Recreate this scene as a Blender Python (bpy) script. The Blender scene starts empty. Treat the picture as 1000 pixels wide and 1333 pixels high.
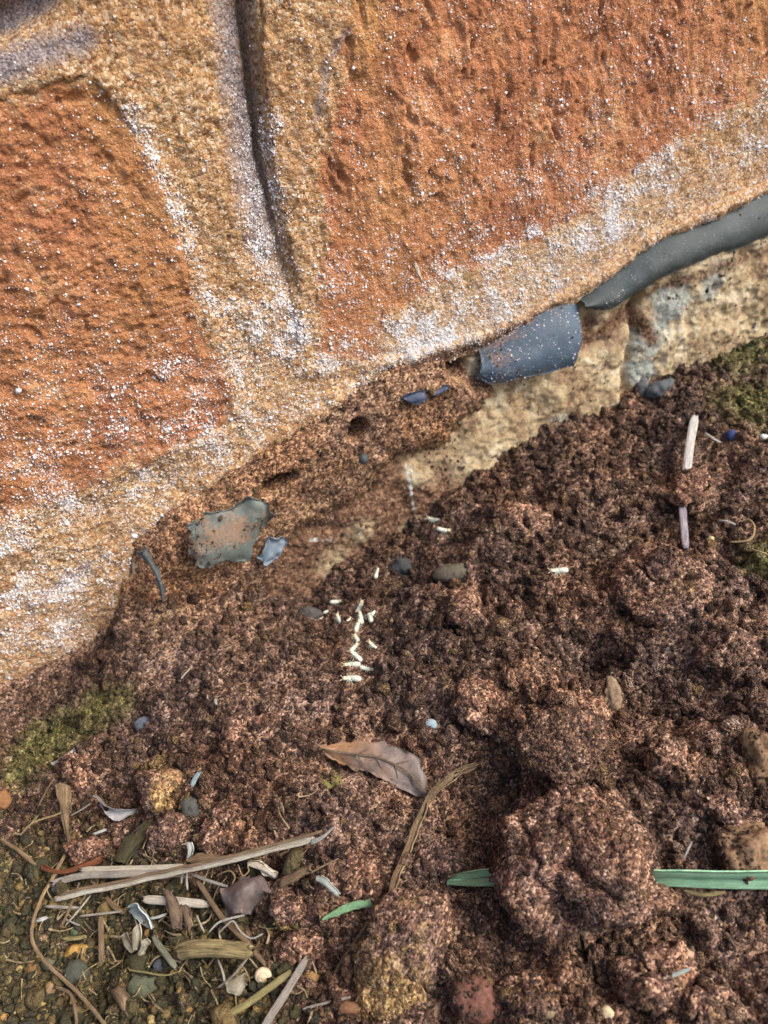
import bpy, bmesh, math
import numpy as np
from mathutils import Matrix

# ------------------------------------------------------------------ camera, world, sun, exposure
SC = bpy.context.scene
COL = SC.collection
PSI, TH, RHO, LENS, DIST = 14.0, 39.0, 15.0, 28.0, 0.166
TGT = np.array([0.0, -0.006, 0.003])
p_, t_, r_ = np.radians([PSI, TH, RHO])
FW = np.array([math.sin(p_) * math.cos(t_), math.cos(p_) * math.cos(t_), -math.sin(t_)])
_r0 = np.array([math.cos(p_), -math.sin(p_), 0.0])
_u0 = np.cross(_r0, FW)
RT = _r0 * math.cos(r_) - _u0 * math.sin(r_)
UP = _u0 * math.cos(r_) + _r0 * math.sin(r_)
CAM = TGT - DIST * FW
FPX = 1333.3 * LENS / 36.0

cam_data = bpy.data.cameras.new('camera')
cam = bpy.data.objects.new('camera', cam_data)
COL.objects.link(cam)
cam_data.sensor_fit = 'VERTICAL'
cam_data.sensor_height = 36.0
cam_data.lens = LENS
cam_data.clip_start = 0.005
cam_data.clip_end = 200.0
cam.matrix_world = Matrix(((RT[0], UP[0], -FW[0], CAM[0]), (RT[1], UP[1], -FW[1], CAM[1]),
                           (RT[2], UP[2], -FW[2], CAM[2]), (0, 0, 0, 1)))
cam_data.dof.use_dof = True
cam_data.dof.focus_distance = 0.118
cam_data.dof.aperture_fstop = 40.0
SC.camera = cam

world = bpy.data.worlds.new('World')
SC.world = world
world.use_nodes = True
wn = world.node_tree
sky = wn.nodes.new('ShaderNodeTexSky')
sky.sky_type = 'NISHITA'
sky.sun_disc = False
SUN_DIR = np.array([0.62, -0.42, 0.66]); SUN_DIR /= np.linalg.norm(SUN_DIR)
sky.sun_elevation = math.asin(SUN_DIR[2])
sky.sun_rotation = math.atan2(SUN_DIR[0], SUN_DIR[1])
sky.air_density = 1.0
sky.dust_density = 4.0
wn.links.new(sky.outputs[0], wn.nodes['Background'].inputs[0])
wn.nodes['Background'].inputs[1].default_value = 0.115
sun_data = bpy.data.lights.new('sun', 'SUN')
sun_data.energy = 1.4
sun_data.angle = math.radians(24)
sun_data.color = (1.0, 0.98, 0.95)
sun = bpy.data.objects.new('sun', sun_data)
COL.objects.link(sun)
from mathutils import Vector
sun.rotation_euler = Vector(SUN_DIR).to_track_quat('Z', 'Y').to_euler()
sun.location = (0.5, -0.5, 1)
SC.view_settings.view_transform = 'Standard'
SC.view_settings.look = 'None'
SC.view_settings.exposure = 1.15
SC.view_settings.gamma = 1.0
SC.view_settings.use_curve_mapping = False

RNG = np.random.default_rng(7)

# ------------------------------------------------------------------ numeric noise
def _h(ix, iy, iz, s):
    h = (ix.astype(np.uint32) * np.uint32(374761393) + iy.astype(np.uint32) * np.uint32(668265263)
         + iz.astype(np.uint32) * np.uint32(2147483647) + np.uint32((s * 974711 + 12345) & 0xffffffff))
    h = (h ^ (h >> np.uint32(13))) * np.uint32(1274126177)
    h = (h ^ (h >> np.uint32(16))) * np.uint32(2246822519)
    return h ^ (h >> np.uint32(15))

def _f(h):
    return h.astype(np.float32) * np.float32(1 / 4294967296.0)

def vnoise(P, size, s=0):
    Q = np.asarray(P, dtype=np.float64) / size + 1000.5
    I = np.floor(Q).astype(np.int64); F = (Q - I).astype(np.float32)
    F = F * F * F * (F * (F * 6 - 15) + 10)
    out = 0
    for dx in (0, 1):
        wx = F[:, 0] if dx else 1 - F[:, 0]
        for dy in (0, 1):
            wy = F[:, 1] if dy else 1 - F[:, 1]
            for dz in (0, 1):
                wz = F[:, 2] if dz else 1 - F[:, 2]
                out = out + wx * wy * wz * _f(_h(I[:, 0] + dx, I[:, 1] + dy, I[:, 2] + dz, s))
    return out * 2 - 1

def fbm(P, size, octs=4, s=0, gain=0.5):
    out = 0; a = 1.0; tot = 0
    for o in range(octs):
        out = out + a * vnoise(P, size / (2 ** o), s + 17 * o); tot += a; a *= gain
    return out / tot * 1.6

def worley(P, size, s=0, jit=0.9):
    Q = (np.asarray(P, dtype=np.float64) / size + 1000.5)
    I = np.floor(Q).astype(np.int64); F = (Q - I).astype(np.float32)
    f1 = np.full(len(Q), 9.0, np.float32); cid = np.zeros(len(Q), np.float32)
    for dx in (-1, 0, 1):
        for dy in (-1, 0, 1):
            for dz in (-1, 0, 1):
                h = _h(I[:, 0] + dx, I[:, 1] + dy, I[:, 2] + dz, s)
                a = _f(h); b = _f(h * np.uint32(1664525) + np.uint32(1013904223))
                c = _f((h ^ np.uint32(0x9E3779B9)) * np.uint32(22695477) + np.uint32(1))
                d = (dx + .5 + (a - .5) * jit - F[:, 0]) ** 2 + (dy + .5 + (b - .5) * jit - F[:, 1]) ** 2 + (dz + .5 + (c - .5) * jit - F[:, 2]) ** 2
                m = d < f1
                f1 = np.where(m, d, f1); cid = np.where(m, _f(h * np.uint32(2654435761)), cid)
    return np.sqrt(f1), cid

def granules(P, size, s=0):
    """rounded grains packed side by side, 0..1, each a different height"""
    f, c = worley(P, size, s)
    return np.sqrt(np.clip(1 - (f / 0.85) ** 2, 0, 1)) * (0.45 + 0.55 * c)

def sstep(a, b, x):
    t = np.clip((x - a) / (b - a), 0, 1)
    return t * t * (3 - 2 * t)

def sdf(P, poly):
    """signed distance, negative inside"""
    P = np.asarray(P, float); V = np.asarray(poly, float); n = len(V)
    d = np.full(len(P), 1e9); inside = np.zeros(len(P), bool)
    for i in range(n):
        a, b = V[i], V[(i + 1) % n]
        e = b - a; w = P - a
        t = np.clip((w @ e) / max(e @ e, 1e-18), 0, 1)
        q = w - t[:, None] * e
        d = np.minimum(d, (q * q).sum(1))
        c = ((a[1] > P[:, 1]) != (b[1] > P[:, 1]))
        with np.errstate(divide='ignore', invalid='ignore'):
            xi = a[0] + (P[:, 1] - a[1]) / (b[1] - a[1]) * (b[0] - a[0])
        inside ^= c & (P[:, 0] < xi)
    d = np.sqrt(d)
    return np.where(inside, -d, d)

def dline(P, line):
    P = np.asarray(P, float); V = np.asarray(line, float)
    d = np.full(len(P), 1e9)
    for a, b in zip(V[:-1], V[1:]):
        e = b - a; w = P - a
        t = np.clip((w @ e) / (e @ e), 0, 1)
        q = w - t[:, None] * e
        d = np.minimum(d, (q * q).sum(1))
    return np.sqrt(d)

# ------------------------------------------------------------------ points read off the photograph, put on the wall or the ground
def ray(px, py):
    return FW + (px - 500.0) / FPX * RT - (py - 666.7) / FPX * UP

def wallpt(px, py, y=0.0):
    d = ray(px, py); t = (y - CAM[1]) / d[1]
    return CAM + t * d

def W(pts, y=0.0):
    return [tuple(wallpt(a, b, y)[[0, 2]]) for a, b in pts]

def planept(px, py, z=0.0):
    d = ray(px, py); t = (z - CAM[2]) / d[2]
    return CAM + t * d

def mpp(P):
    return float((np.asarray(P) - CAM) @ FW) / FPX

CONTACT = [(-250, 1055), (0, 930), (60, 905), (130, 860), (165, 805), (250, 768), (340, 768), (400, 775), (440, 745), (500, 715), (560, 670),
           (600, 635), (690, 590), (800, 535), (840, 525), (900, 497), (1000, 445), (1200, 350)]
CW = np.array(W(CONTACT, -0.006))
# swellings and hollows of the soil: pixel, radius in pixels, height in mm
HUMPS = [(618, 1080, 55, -9), (600, 1020, 60, -3), (775, 850, 40, -7), (875, 690, 32, -6), (660, 1010, 30, -3), (560, 960, 80, 1.5), (300, 900, 110, 2),
         (470, 830, 60, -1.5), (680, 760, 90, 2), (930, 830, 60, 1.5), (870, 900, 50, -2.5), (700, 900, 80, 2.5), (940, 1000, 50, -1),
         (330, 1010, 90, 2.5), (440, 1080, 60, 1.5), (520, 1110, 40, -1.5), (120, 1200, 200, -3), (430, 1250, 40, -2), (900, 1230, 60, -1),
         (640, 700, 60, 2), (820, 620, 50, -1.5), (890, 640, 30, 1.0), (640, 1240, 60, -2.5), (980, 1180, 50, -1.5), (475, 800, 26, -1.5),
         (735, 985, 60, 4), (850, 1080, 60, 2)]
HP = [(planept(a, b, 0.0), r, h) for a, b, r, h in HUMPS]

def Hmac(xy):
    xy = np.atleast_2d(np.asarray(xy, float))
    x, y = xy[:, 0], xy[:, 1]
    dist = np.clip(-0.006 - y, 0, None)
    zc = np.interp(x, CW[:, 0], CW[:, 1])
    h = zc * np.exp(-(dist / 0.022) ** 2)
    for P, r, mm in HP:
        R = r * mpp(P)
        h = h + mm * .001 * np.exp(-((x - P[0]) ** 2 + (y - P[1]) ** 2) / (R * R))
    return h

def P3(x, y, z=0.0):
    return np.stack([x, y, np.full_like(x, z)], 1)

GRAVEL = [planept(*q, 0)[:2] for q in [(-300, 1110), (0, 1085), (110, 1075), (200, 1120), (330, 1170), (370, 1270), (380, 1333), (360, 1500), (-400, 1500)]]

def H(xy, fine=True):
    xy = np.atleast_2d(np.asarray(xy, float))
    x, y = xy[:, 0], xy[:, 1]
    P = P3(x, y)
    h = Hmac(xy)
    rough = 1 - 0.55 * sstep(0.004, -0.004, sdf(xy, GRAVEL))
    far = np.clip(1.0 - (np.hypot(x, y) - 0.3) * 2, 0.0, 1)
    h = h + rough * far * (0.0026 * fbm(P, 0.016, 3, 3) + 0.0017 * fbm(P, 0.0055, 4, 9) - .0022 * sstep(.25, .0, np.abs(fbm(P, .013, 3, 15))) * sstep(-.1, .5, fbm(P, .03, 2, 16)))
    if fine:
        hz = P3(x, y); hz[:, 2] = h
        near = (np.abs(x) < 0.2) & (y > -0.2)
        g = np.zeros(len(x))
        if near.any():
            q = hz[near]
            q = q + 0.0005 * np.stack([vnoise(q, .002, 41), vnoise(q, .002, 42), vnoise(q, .002, 43)], 1)
            g[near] = 0.0014 * granules(q, 0.0030, 5) * (0.5 + 0.5 * rough[near]) + 0.0008 * granules(q, 0.0013, 6) + 0.0004 * granules(q, .0008, 7) + .00025 * fbm(q, .0008, 2, 8)
        h = h + g
    return h

def gpt(px, py, off=0.0):
    """where the line of sight through a photograph pixel meets the soil (lifted by off)"""
    z = 0.0
    for _ in range(14):
        P = planept(px, py, z)
        P[1] = min(P[1], -0.004)
        z = 0.5 * z + 0.5 * (float(H(P[None, :2], False)[0]) + 0.0012 + off)
    P = planept(px, py, z)
    return P

def gpts(px, py, off=0.0):
    px = np.asarray(px, float); py = np.asarray(py, float)
    d = FW[None, :] + ((px - 500.0) / FPX)[:, None] * RT - ((py - 666.7) / FPX)[:, None] * UP
    z = np.zeros(len(px))
    for _ in range(14):
        P = CAM + ((z - CAM[2]) / d[:, 2])[:, None] * d
        P[:, 1] = np.minimum(P[:, 1], -.004)
        z = .5 * z + .5 * (H(P[:, :2], False) + .0012 + off)
    return CAM + ((z - CAM[2]) / d[:, 2])[:, None] * d

# ------------------------------------------------------------------ object helpers
def mk(name, V, F, mat=None, parent=None, origin=None, attrs=None, smooth=True):
    V = np.asarray(V, dtype=np.float64)
    if parent is not None and origin is None:
        origin = np.array(parent.location)
    if origin is None:
        origin = np.zeros(3)
    V = V - origin
    me = bpy.data.meshes.new(name)
    if isinstance(F, np.ndarray) and F.ndim == 2:
        k = F.shape[1]
        me.vertices.add(len(V)); me.vertices.foreach_set('co', V.astype(np.float32).ravel())
        me.loops.add(F.size); me.loops.foreach_set('vertex_index', F.astype(np.int32).ravel())
        me.polygons.add(len(F))
        me.polygons.foreach_set('loop_start', (np.arange(len(F)) * k).astype(np.int32))
        me.update(calc_edges=True); me.validate()
    else:
        me.from_pydata([tuple(v) for v in V], [], [tuple(int(i) for i in f) for f in F])
        me.update()
    if attrs:
        for k, a in attrs.items():
            at = me.attributes.new(k, 'FLOAT', 'POINT')
            at.data.foreach_set('value', np.asarray(a, np.float32))
    me.polygons.foreach_set('use_smooth', [smooth] * len(me.polygons))
    if mat: me.materials.append(mat)
    o = bpy.data.objects.new(name, me)
    COL.objects.link(o)
    if parent is not None:
        o.parent = parent
        o.location = np.asarray(origin) - np.array(parent.location)
    else:
        o.location = origin
    return o

def tag(o, label=None, cat=None, group=None, kind=None):
    if label: o['label'] = label
    if cat: o['category'] = cat
    if group: o['group'] = group
    if kind: o['kind'] = kind
    return o

def empty(name, loc, label=None, cat=None, group=None, kind=None):
    o = bpy.data.objects.new(name, None)
    o.empty_display_size = 0.005
    COL.objects.link(o); o.location = loc
    return tag(o, label, cat, group, kind)

def grid_faces(nr, nc, keep=None):
    i = np.arange(nr * nc).reshape(nr, nc)
    q = np.stack([i[:-1, :-1].ravel(), i[:-1, 1:].ravel(), i[1:, 1:].ravel(), i[1:, :-1].ravel()], 1)
    if keep is not None:
        q = q[keep[q].any(1)]
    return q

def compact(V, F, attrs):
    used = np.unique(F)
    m = np.full(len(V), -1); m[used] = np.arange(len(used))
    return V[used], m[F], {k: a[used] for k, a in attrs.items()}

def axis(lo, hi, step, ext_lo, ext_hi, g=1.25):
    a = list(np.arange(lo, hi, step))
    s = step; x = a[-1]; up = []
    while x < ext_hi:
        s *= g; x += s; up.append(x)
    s = step; x = lo; dn = []
    while x > ext_lo:
        s *= g; x -= s; dn.append(x)
    return np.array(dn[::-1] + a + up)

# ------------------------------------------------------------------ materials
def new_mat(name):
    m = bpy.data.materials.new(name); m.use_nodes = True
    nt = m.node_tree
    b = nt.nodes['Principled BSDF']
    b.inputs['Roughness'].default_value = 0.9
    b.inputs['Specular IOR Level'].default_value = 0.25
    return m, nt, b

class N:
    def __init__(s, nt): s.nt = nt
    def n(s, t, **kw):
        x = s.nt.nodes.new(t)
        for k, v in kw.items(): setattr(x, k, v)
        return x
    def l(s, a, b): s.nt.links.new(a, b)
    def put(s, sock, v):
        if hasattr(v, 'is_linked') or isinstance(v, bpy.types.NodeSocket): s.l(v, sock)
        else: sock.default_value = v
    def coord(s): return s.n('ShaderNodeTexCoord').outputs['Object']
    def mapping(s, v, sc):
        m = s.n('ShaderNodeMapping'); s.l(v, m.inputs[0]); m.inputs['Scale'].default_value = sc
        return m.outputs[0]
    def noise(s, v, scale, det=3, rough=0.55, dist=0.0):
        x = s.n('ShaderNodeTexNoise'); s.l(v, x.inputs['Vector'])
        x.inputs['Scale'].default_value = scale; x.inputs['Detail'].default_value = det
        x.inputs['Roughness'].default_value = rough; x.inputs['Distortion'].default_value = dist
        return x.outputs['Fac']
    def vor(s, v, scale, rnd=1.0):
        x = s.n('ShaderNodeTexVoronoi'); s.l(v, x.inputs['Vector'])
        x.inputs['Scale'].default_value = scale; x.inputs['Randomness'].default_value = rnd
        return x.outputs['Distance'], x.outputs['Color']
    def ramp(s, f, stops, interp='LINEAR'):
        x = s.n('ShaderNodeValToRGB'); s.l(f, x.inputs[0])
        cr = x.color_ramp; cr.interpolation = interp
        while len(cr.elements) < len(stops): cr.elements.new(0.5)
        for e, (p, c) in zip(cr.elements, stops):
            e.position = p; e.color = (*c, 1) if len(c) == 3 else c
        return x.outputs[0]
    def math(s, op, a, b=0.0, clamp=False):
        x = s.n('ShaderNodeMath', operation=op, use_clamp=clamp)
        s.put(x.inputs[0], a); s.put(x.inputs[1], b)
        return x.outputs[0]
    def mix(s, f, a, b, mode='MIX'):
        x = s.n('ShaderNodeMix', data_type='RGBA', blend_type=mode)
        s.put(x.inputs['Factor'], f)
        for nm, v in (('A', a), ('B', b)):
            k = [i for i in x.inputs if i.name == nm and i.type == 'RGBA'][0]
            if isinstance(v, tuple): k.default_value = (*v[:3], 1)
            else: s.l(v, k)
        return [o for o in x.outputs if o.type == 'RGBA'][0]
    def attr(s, name, inst=False):
        x = s.n('ShaderNodeAttribute'); x.attribute_name = name
        x.attribute_type = 'INSTANCER' if inst else 'GEOMETRY'
        return x.outputs['Fac']
    def maprange(s, v, a, b, c=0.0, d=1.0):
        x = s.n('ShaderNodeMapRange'); s.l(v, x.inputs[0])
        for i, q in enumerate((a, b, c, d)): x.inputs[i + 1].default_value = q
        return x.outputs[0]
    def sep(s, c):
        x = s.n('ShaderNodeSeparateColor'); s.l(c, x.inputs[0]); return x.outputs
    def bump(s, h, strength, dist, normal=None):
        x = s.n('ShaderNodeBump'); s.l(h, x.inputs['Height'])
        x.inputs['Strength'].default_value = strength; x.inputs['Distance'].default_value = dist
        if normal is not None: s.l(normal, x.inputs['Normal'])
        return x.outputs[0]

def masonry_mat():
    m, nt, b = new_mat('masonry'); q = N(nt); c = q.coord()
    n1 = q.noise(c, 90, 5); n2 = q.noise(c, 480, 8, 0.75); n3 = q.noise(c, 2600, 3, 0.6)
    f = q.math('ADD', q.math('MULTIPLY', n1, 0.45), q.math('MULTIPLY', n2, 0.55))
    brick = q.ramp(f, [(0.34, (.13, .052, .034)), (0.43, (.36, .140, .066)), (0.54, (.50, .215, .098)), (0.65, (.70, .40, .20))])
    yel = q.maprange(q.noise(q.mapping(c, (1, 1, .6)), 35, 4), 0.46, 0.64)
    brick = q.mix(q.math('MULTIPLY', yel, q.math('ADD', .25, q.attr('ochre'))), brick, (.52, .27, .10))
    brick = q.mix(q.maprange(n3, .60, .74), brick, (.66, .36, .18))
    blk = q.math('MULTIPLY', q.maprange(q.noise(q.mapping(c, (1, 1, .5)), 420, 3), .66, .72), .6)
    brick = q.mix(blk, brick, (.10, .055, .045))
    vd, vc = q.vor(c, 2300)
    sepc = q.sep(vc)
    mort = q.ramp(sepc[0], [(0.0, (.18, .085, .042)), (0.3, (.44, .24, .105)), (0.7, (.60, .38, .18)), (1.0, (.82, .68, .50))])
    mort = q.mix(q.maprange(n1, .35, .65), q.mix(0.5, mort, (.42, .21, .09)), mort)
    mort = q.mix(q.math('MULTIPLY', q.attr('pale'), .30), mort, (.62, .47, .32))
    sm = q.math('ADD', q.attr('smear'), q.math('MULTIPLY', q.math('SUBTRACT', n2, .5), 2.2))
    sm = q.maprange(sm, .30, .70)
    col = q.mix(sm, brick, mort)
    st = q.maprange(q.math('ADD', q.attr('stain_dark'), q.math('MULTIPLY', q.math('SUBTRACT', n2, .5), 1.0)), .35, .75)
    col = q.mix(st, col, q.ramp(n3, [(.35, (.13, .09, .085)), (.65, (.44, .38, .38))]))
    mud = q.maprange(q.math('ADD', q.attr('mud'), q.math('MULTIPLY', q.math('SUBTRACT', n2, .5), .9)), .4, .7)
    col = q.mix(mud, col, q.ramp(sepc[1], [(0, (.10, .05, .03)), (.6, (.20, .105, .06)), (1, (.33, .19, .11))]))
    vd2, vc2 = q.vor(c, 2600)
    pick = q.sep(vc2)
    cl = q.math('ADD', q.attr('salt'), q.math('MULTIPLY', q.math('SUBTRACT', q.noise(c, 260, 5, .7), .5), 1.2))
    s1 = q.math('MULTIPLY', q.maprange(vd2, .45, .2), q.math('LESS_THAN', pick[0], q.math('MULTIPLY', cl, .6)))
    col = q.mix(q.math('MULTIPLY', s1, .85), col, (.78, .74, .72))
    q.l(col, b.inputs['Base Color'])
    hgt = q.math('ADD', q.math('MULTIPLY', n3, 1.0), q.math('MULTIPLY', vd, -.6))
    q.l(q.bump(hgt, 0.9, 0.0004, q.bump(n2, .8, .0009)), b.inputs['Normal'])
    return m

SOILSTOPS = [(0.0, (.010, .006, .005)), (.25, (.032, .018, .013)), (.42, (.090, .048, .032)), (.60, (.165, .094, .063)), (.78, (.31, .195, .135)), (1.0, (.62, .48, .36))]

def soil_mat(name, inst=False, ochre=0.0, dark=0.0, red=0.0, warm=0.0):
    m, nt, b = new_mat(name); q = N(nt); c = q.coord()
    n2 = q.noise(c, 500 if not inst else 2.2, 5, .65)
    vd, vc = q.vor(c, 3300 if not inst else 4.5)
    v2, vc2 = q.vor(c, 800 if not inst else 2.5)
    sp = q.sep(vc); sp2 = q.sep(vc2)
    f = q.math('ADD', q.math('MULTIPLY', sp[0], .66), q.math('ADD', q.math('MULTIPLY', n2, .30), q.math('MULTIPLY', sp2[0], .14)))
    f = q.math('SUBTRACT', f, .05)
    if inst:
        f = q.math('ADD', q.math('MULTIPLY', f, .62), q.math('MULTIPLY', q.attr('tint', True), .45))
        oc = q.attr('ochre', True); ms = q.attr('moss', True)
    else:
        oc = q.attr('ochre'); ms = q.attr('moss')
    if dark: f = q.math('SUBTRACT', f, dark)
    col = q.ramp(f, SOILSTOPS)
    if red: col = q.mix(red, col, q.mix(1.0, col, (1.20, .86, .84), 'MULTIPLY'))
    if warm: col = q.mix(warm, col, q.mix(1.0, col, (1.0, .84, .62), 'MULTIPLY'))
    geo = q.n('ShaderNodeNewGeometry').outputs['Position']
    big = q.noise(geo, 55, 3, .55)
    col = q.mix(1.0, col, q.ramp(big, [(.36, (.84, .86, .94)), (.5, (1.0, .97, .93)), (.64, (1.14, 1.0, .86))]), 'MULTIPLY')
    yc = q.ramp(sp[1], [(0, (.07, .035, .018)), (.35, (.22, .12, .045)), (.7, (.42, .26, .10)), (1, (.60, .44, .22))])
    of = q.math('ADD', oc, q.math('MULTIPLY', q.math('SUBTRACT', n2, .5), 1.2))
    of = q.maprange(of, .35, .75)
    col = q.mix(of, col, yc)
    mc = q.ramp(sp[2], [(0, (.03, .03, .012)), (.4, (.12, .115, .034)), (.8, (.26, .235, .065)), (1, (.48, .42, .17))])
    mf = q.maprange(q.math('ADD', ms, q.math('MULTIPLY', q.math('SUBTRACT', n2, .5), 1.0)), .35, .8)
    col = q.mix(q.math('MULTIPLY', mf, .85), col, mc)
    # scattered tiny purple-blue and pale flecks
    fl = q.math('GREATER_THAN', sp[2], .94)
    col = q.mix(q.math('MULTIPLY', fl, .55), col, q.ramp(sp[0], [(0, (.05, .045, .09)), (.25, (.42, .22, .09)), (.6, (.50, .36, .22)), (1, (.55, .48, .42))], 'CONSTANT'))
    q.l(col, b.inputs['Base Color'])
    q.l(q.bump(q.math('ADD', n2, q.math('MULTIPLY', vd, -.7)), .7, .0003 if not inst else .12), b.inputs['Normal'])
    b.inputs['Roughness'].default_value = 0.82
    b.inputs['Specular IOR Level'].default_value = .3
    return m

def concrete_mat():
    m, nt, b = new_mat('old_concrete'); q = N(nt); c = q.coord()
    n1 = q.noise(c, 110, 7, .65); n2 = q.noise(c, 420, 8, .75); n3 = q.noise(c, 2200, 3)
    col = q.ramp(q.math('ADD', q.math('MULTIPLY', n1, .5), q.math('MULTIPLY', n2, .5)),
                 [(.36, (.12, .07, .045)), (.43, (.34, .23, .13)), (.52, (.50, .385, .225)), (.61, (.72, .63, .46))])
    bl = q.maprange(q.math('ADD', q.attr('blue'), q.math('MULTIPLY', q.math('SUBTRACT', q.noise(c, 160, 5, .65), .5), 1.5)), .45, .75)
    col = q.mix(q.math('MULTIPLY', bl, .8), col, q.ramp(n2, [(.35, (.17, .20, .20)), (.65, (.48, .54, .48))]))
    br = q.maprange(q.noise(c, 240, 6, .75), .54, .64)
    col = q.mix(q.math('MULTIPLY', br, .7), col, (.16, .085, .06))
    mud = q.maprange(q.math('ADD', q.attr('mud'), q.math('MULTIPLY', q.math('SUBTRACT', n2, .5), 1.3)), .3, .7)
    vd, vc = q.vor(c, 2000)
    col = q.mix(mud, col, q.ramp(q.sep(vc)[0], [(0, (.085, .045, .028)), (.6, (.19, .10, .058)), (1, (.33, .2, .12))]))
    wh = q.maprange(q.math('ADD', q.attr('salt'), q.math('MULTIPLY', q.math('SUBTRACT', q.noise(c, 500, 5, .7), .5), 1.2)), .55, .8)
    col = q.mix(q.math('MULTIPLY', wh, .8), col, (.62, .66, .62))
    q.l(col, b.inputs['Base Color'])
    q.l(q.bump(q.math('ADD', n2, q.math('MULTIPLY', n3, .4)), 1.0, .0009), b.inputs['Normal'])
    return m

def plastic_mat(name, col, dust=0.3, rough=.38, trans=0.0):
    m, nt, b = new_mat(name); q = N(nt); c = q.coord()
    n1 = q.noise(c, 150, 4); n2 = q.noise(c, 1100, 6, .8); n3 = q.noise(c, 2500, 2)
    cc = q.mix(q.maprange(n1, .3, .7), tuple(x * .8 for x in col), tuple(min(1, x * 1.2) for x in col))
    d = q.maprange(q.math('ADD', q.attr('dust'), q.math('MULTIPLY', q.math('SUBTRACT', n2, .5), 1.8)), .55, .8)
    d = q.math('MULTIPLY', d, dust)
    cc = q.mix(d, cc, (.30, .17, .10))
    sd, sc = q.vor(c, 3000)
    w = q.math('MULTIPLY', q.math('LESS_THAN', sd, .34), q.math('LESS_THAN', q.sep(sc)[0], .10))
    cc = q.mix(q.math('MULTIPLY', w, .2), cc, (.6, .58, .55))
    q.l(cc, b.inputs['Base Color'])
    q.l(q.math('ADD', rough, q.math('MULTIPLY', d, .5)), b.inputs['Roughness'])
    b.inputs['Specular IOR Level'].default_value = .28
    q.l(q.bump(q.math('ADD', n2, q.math('MULTIPLY', w, .7)), .35, .0004), b.inputs['Normal'])
    return m

def straw_mat(name, dark, light, streak=9.0, rough=.7, spots=.25):
    """fibres run along the attribute 'across' (constant along the stalk)"""
    m, nt, b = new_mat(name); q = N(nt); c = q.coord()
    a = q.attr('across'); s = q.attr('along')
    cb = q.n('ShaderNodeCombineXYZ')
    q.l(q.math('MULTIPLY', a, streak), cb.inputs[0]); q.l(q.math('MULTIPLY', s, 250.0), cb.inputs[1])
    st = q.noise(cb.outputs[0], 1.0, 4, .65)
    n = q.noise(c, 350, 4, .6)
    f = q.math('ADD', q.math('MULTIPLY', st, .7), q.math('MULTIPLY', n, .3))
    mid = tuple((x + y) / 2 for x, y in zip(dark, light))
    col = q.ramp(f, [(.36, dark), (.5, mid), (.61, light)])
    sp = q.maprange(q.noise(c, 1500, 3), .62, .7)
    col = q.mix(q.math('MULTIPLY', sp, spots), col, (.10, .055, .035))
    q.l(col, b.inputs['Base Color'])
    b.inputs['Roughness'].default_value = rough
    q.l(q.bump(st, .9, .0006), b.inputs['Normal'])
    return m

def leaf_mat(name, dark, light, rust=None):
    m, nt, b = new_mat(name); q = N(nt); c = q.coord()
    n = q.noise(c, 180, 5, .6); n2 = q.noise(c, 1200, 4, .6)
    col = q.ramp(q.math('ADD', q.math('MULTIPLY', n, .6), q.math('MULTIPLY', n2, .4)), [(.35, dark), (.65, light)])
    if rust:
        f = q.maprange(q.math('ADD', q.math('SUBTRACT', 1.0, q.math('MULTIPLY', q.attr('along'), 70.0)), q.math('MULTIPLY', q.math('SUBTRACT', n, .5), 1.6)), .2, .8)
        col = q.mix(q.math('MULTIPLY', f, .8), col, rust)
    sp = q.maprange(q.noise(c, 800, 3), .66, .7)
    col = q.mix(q.math('MULTIPLY', sp, .5), col, tuple(x * .4 for x in dark))
    q.l(col, b.inputs['Base Color'])
    b.inputs['Roughness'].default_value = .55
    b.inputs['Specular IOR Level'].default_value = .4
    q.l(q.bump(n2, .4, .0002), b.inputs['Normal'])
    return m

def stone_mat(name, col, var=.35, scale=700, rough=.8):
    m, nt, b = new_mat(name); q = N(nt); c = q.coord()
    n = q.noise(c, scale * .3, 5, .65); n2 = q.noise(c, scale * 2.5, 4, .6)
    cc = q.ramp(q.math('ADD', q.math('MULTIPLY', n, .55), q.math('MULTIPLY', n2, .45)),
                [(.33, tuple(x * (1 - var * 1.3) for x in col)), (.5, col), (.68, tuple(min(.9, x * (1 + var)) for x in col))])
    d = q.maprange(q.noise(c, scale * .5, 4, .7), .56, .66)
    cc = q.mix(q.math('MULTIPLY', d, .55), cc, (.11, .06, .04))
    q.l(cc, b.inputs['Base Color'])
    b.inputs['Roughness'].default_value = rough
    q.l(q.bump(n2, .6, .0003), b.inputs['Normal'])
    return m

def flat_mat(name, col, rough=.6, sss=0.0):
    m, nt, b = new_mat(name); q = N(nt); c = q.coord()
    n = q.noise(c, 900, 3)
    q.l(q.mix(n, tuple(x * .75 for x in col), tuple(min(.95, x * 1.2) for x in col)), b.inputs['Base Color'])
    b.inputs['Roughness'].default_value = rough
    if sss:
        b.inputs['Subsurface Weight'].default_value = sss
        b.inputs['Subsurface Radius'].default_value = (.6, .45, .3)
        b.inputs['Subsurface Scale'].default_value = .0008
    return m

M_MAS = masonry_mat()
M_SOIL = soil_mat('red_soil')
M_CLOD = soil_mat('clod_soil', red=.2, dark=-.06)
M_CRUMB = soil_mat('crumb_soil', inst=True)
M_CONC = concrete_mat()
M_SALT = flat_mat('white_salt', (.78, .76, .76), .7)

# ------------------------------------------------------------------ the wall
us = axis(-0.096, 0.112, 0.00031, -0.27, 0.27, 1.15)
vs = axis(-0.012, 0.106, 0.00031, -0.02, 0.26, 1.12)
UU, VV = np.meshgrid(us, vs)
UV = np.stack([UU.ravel(), VV.ravel()], 1)
NR, NC = len(vs), len(us)
WP = np.stack([UV[:, 0], np.zeros(len(UV)), UV[:, 1]], 1)

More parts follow.
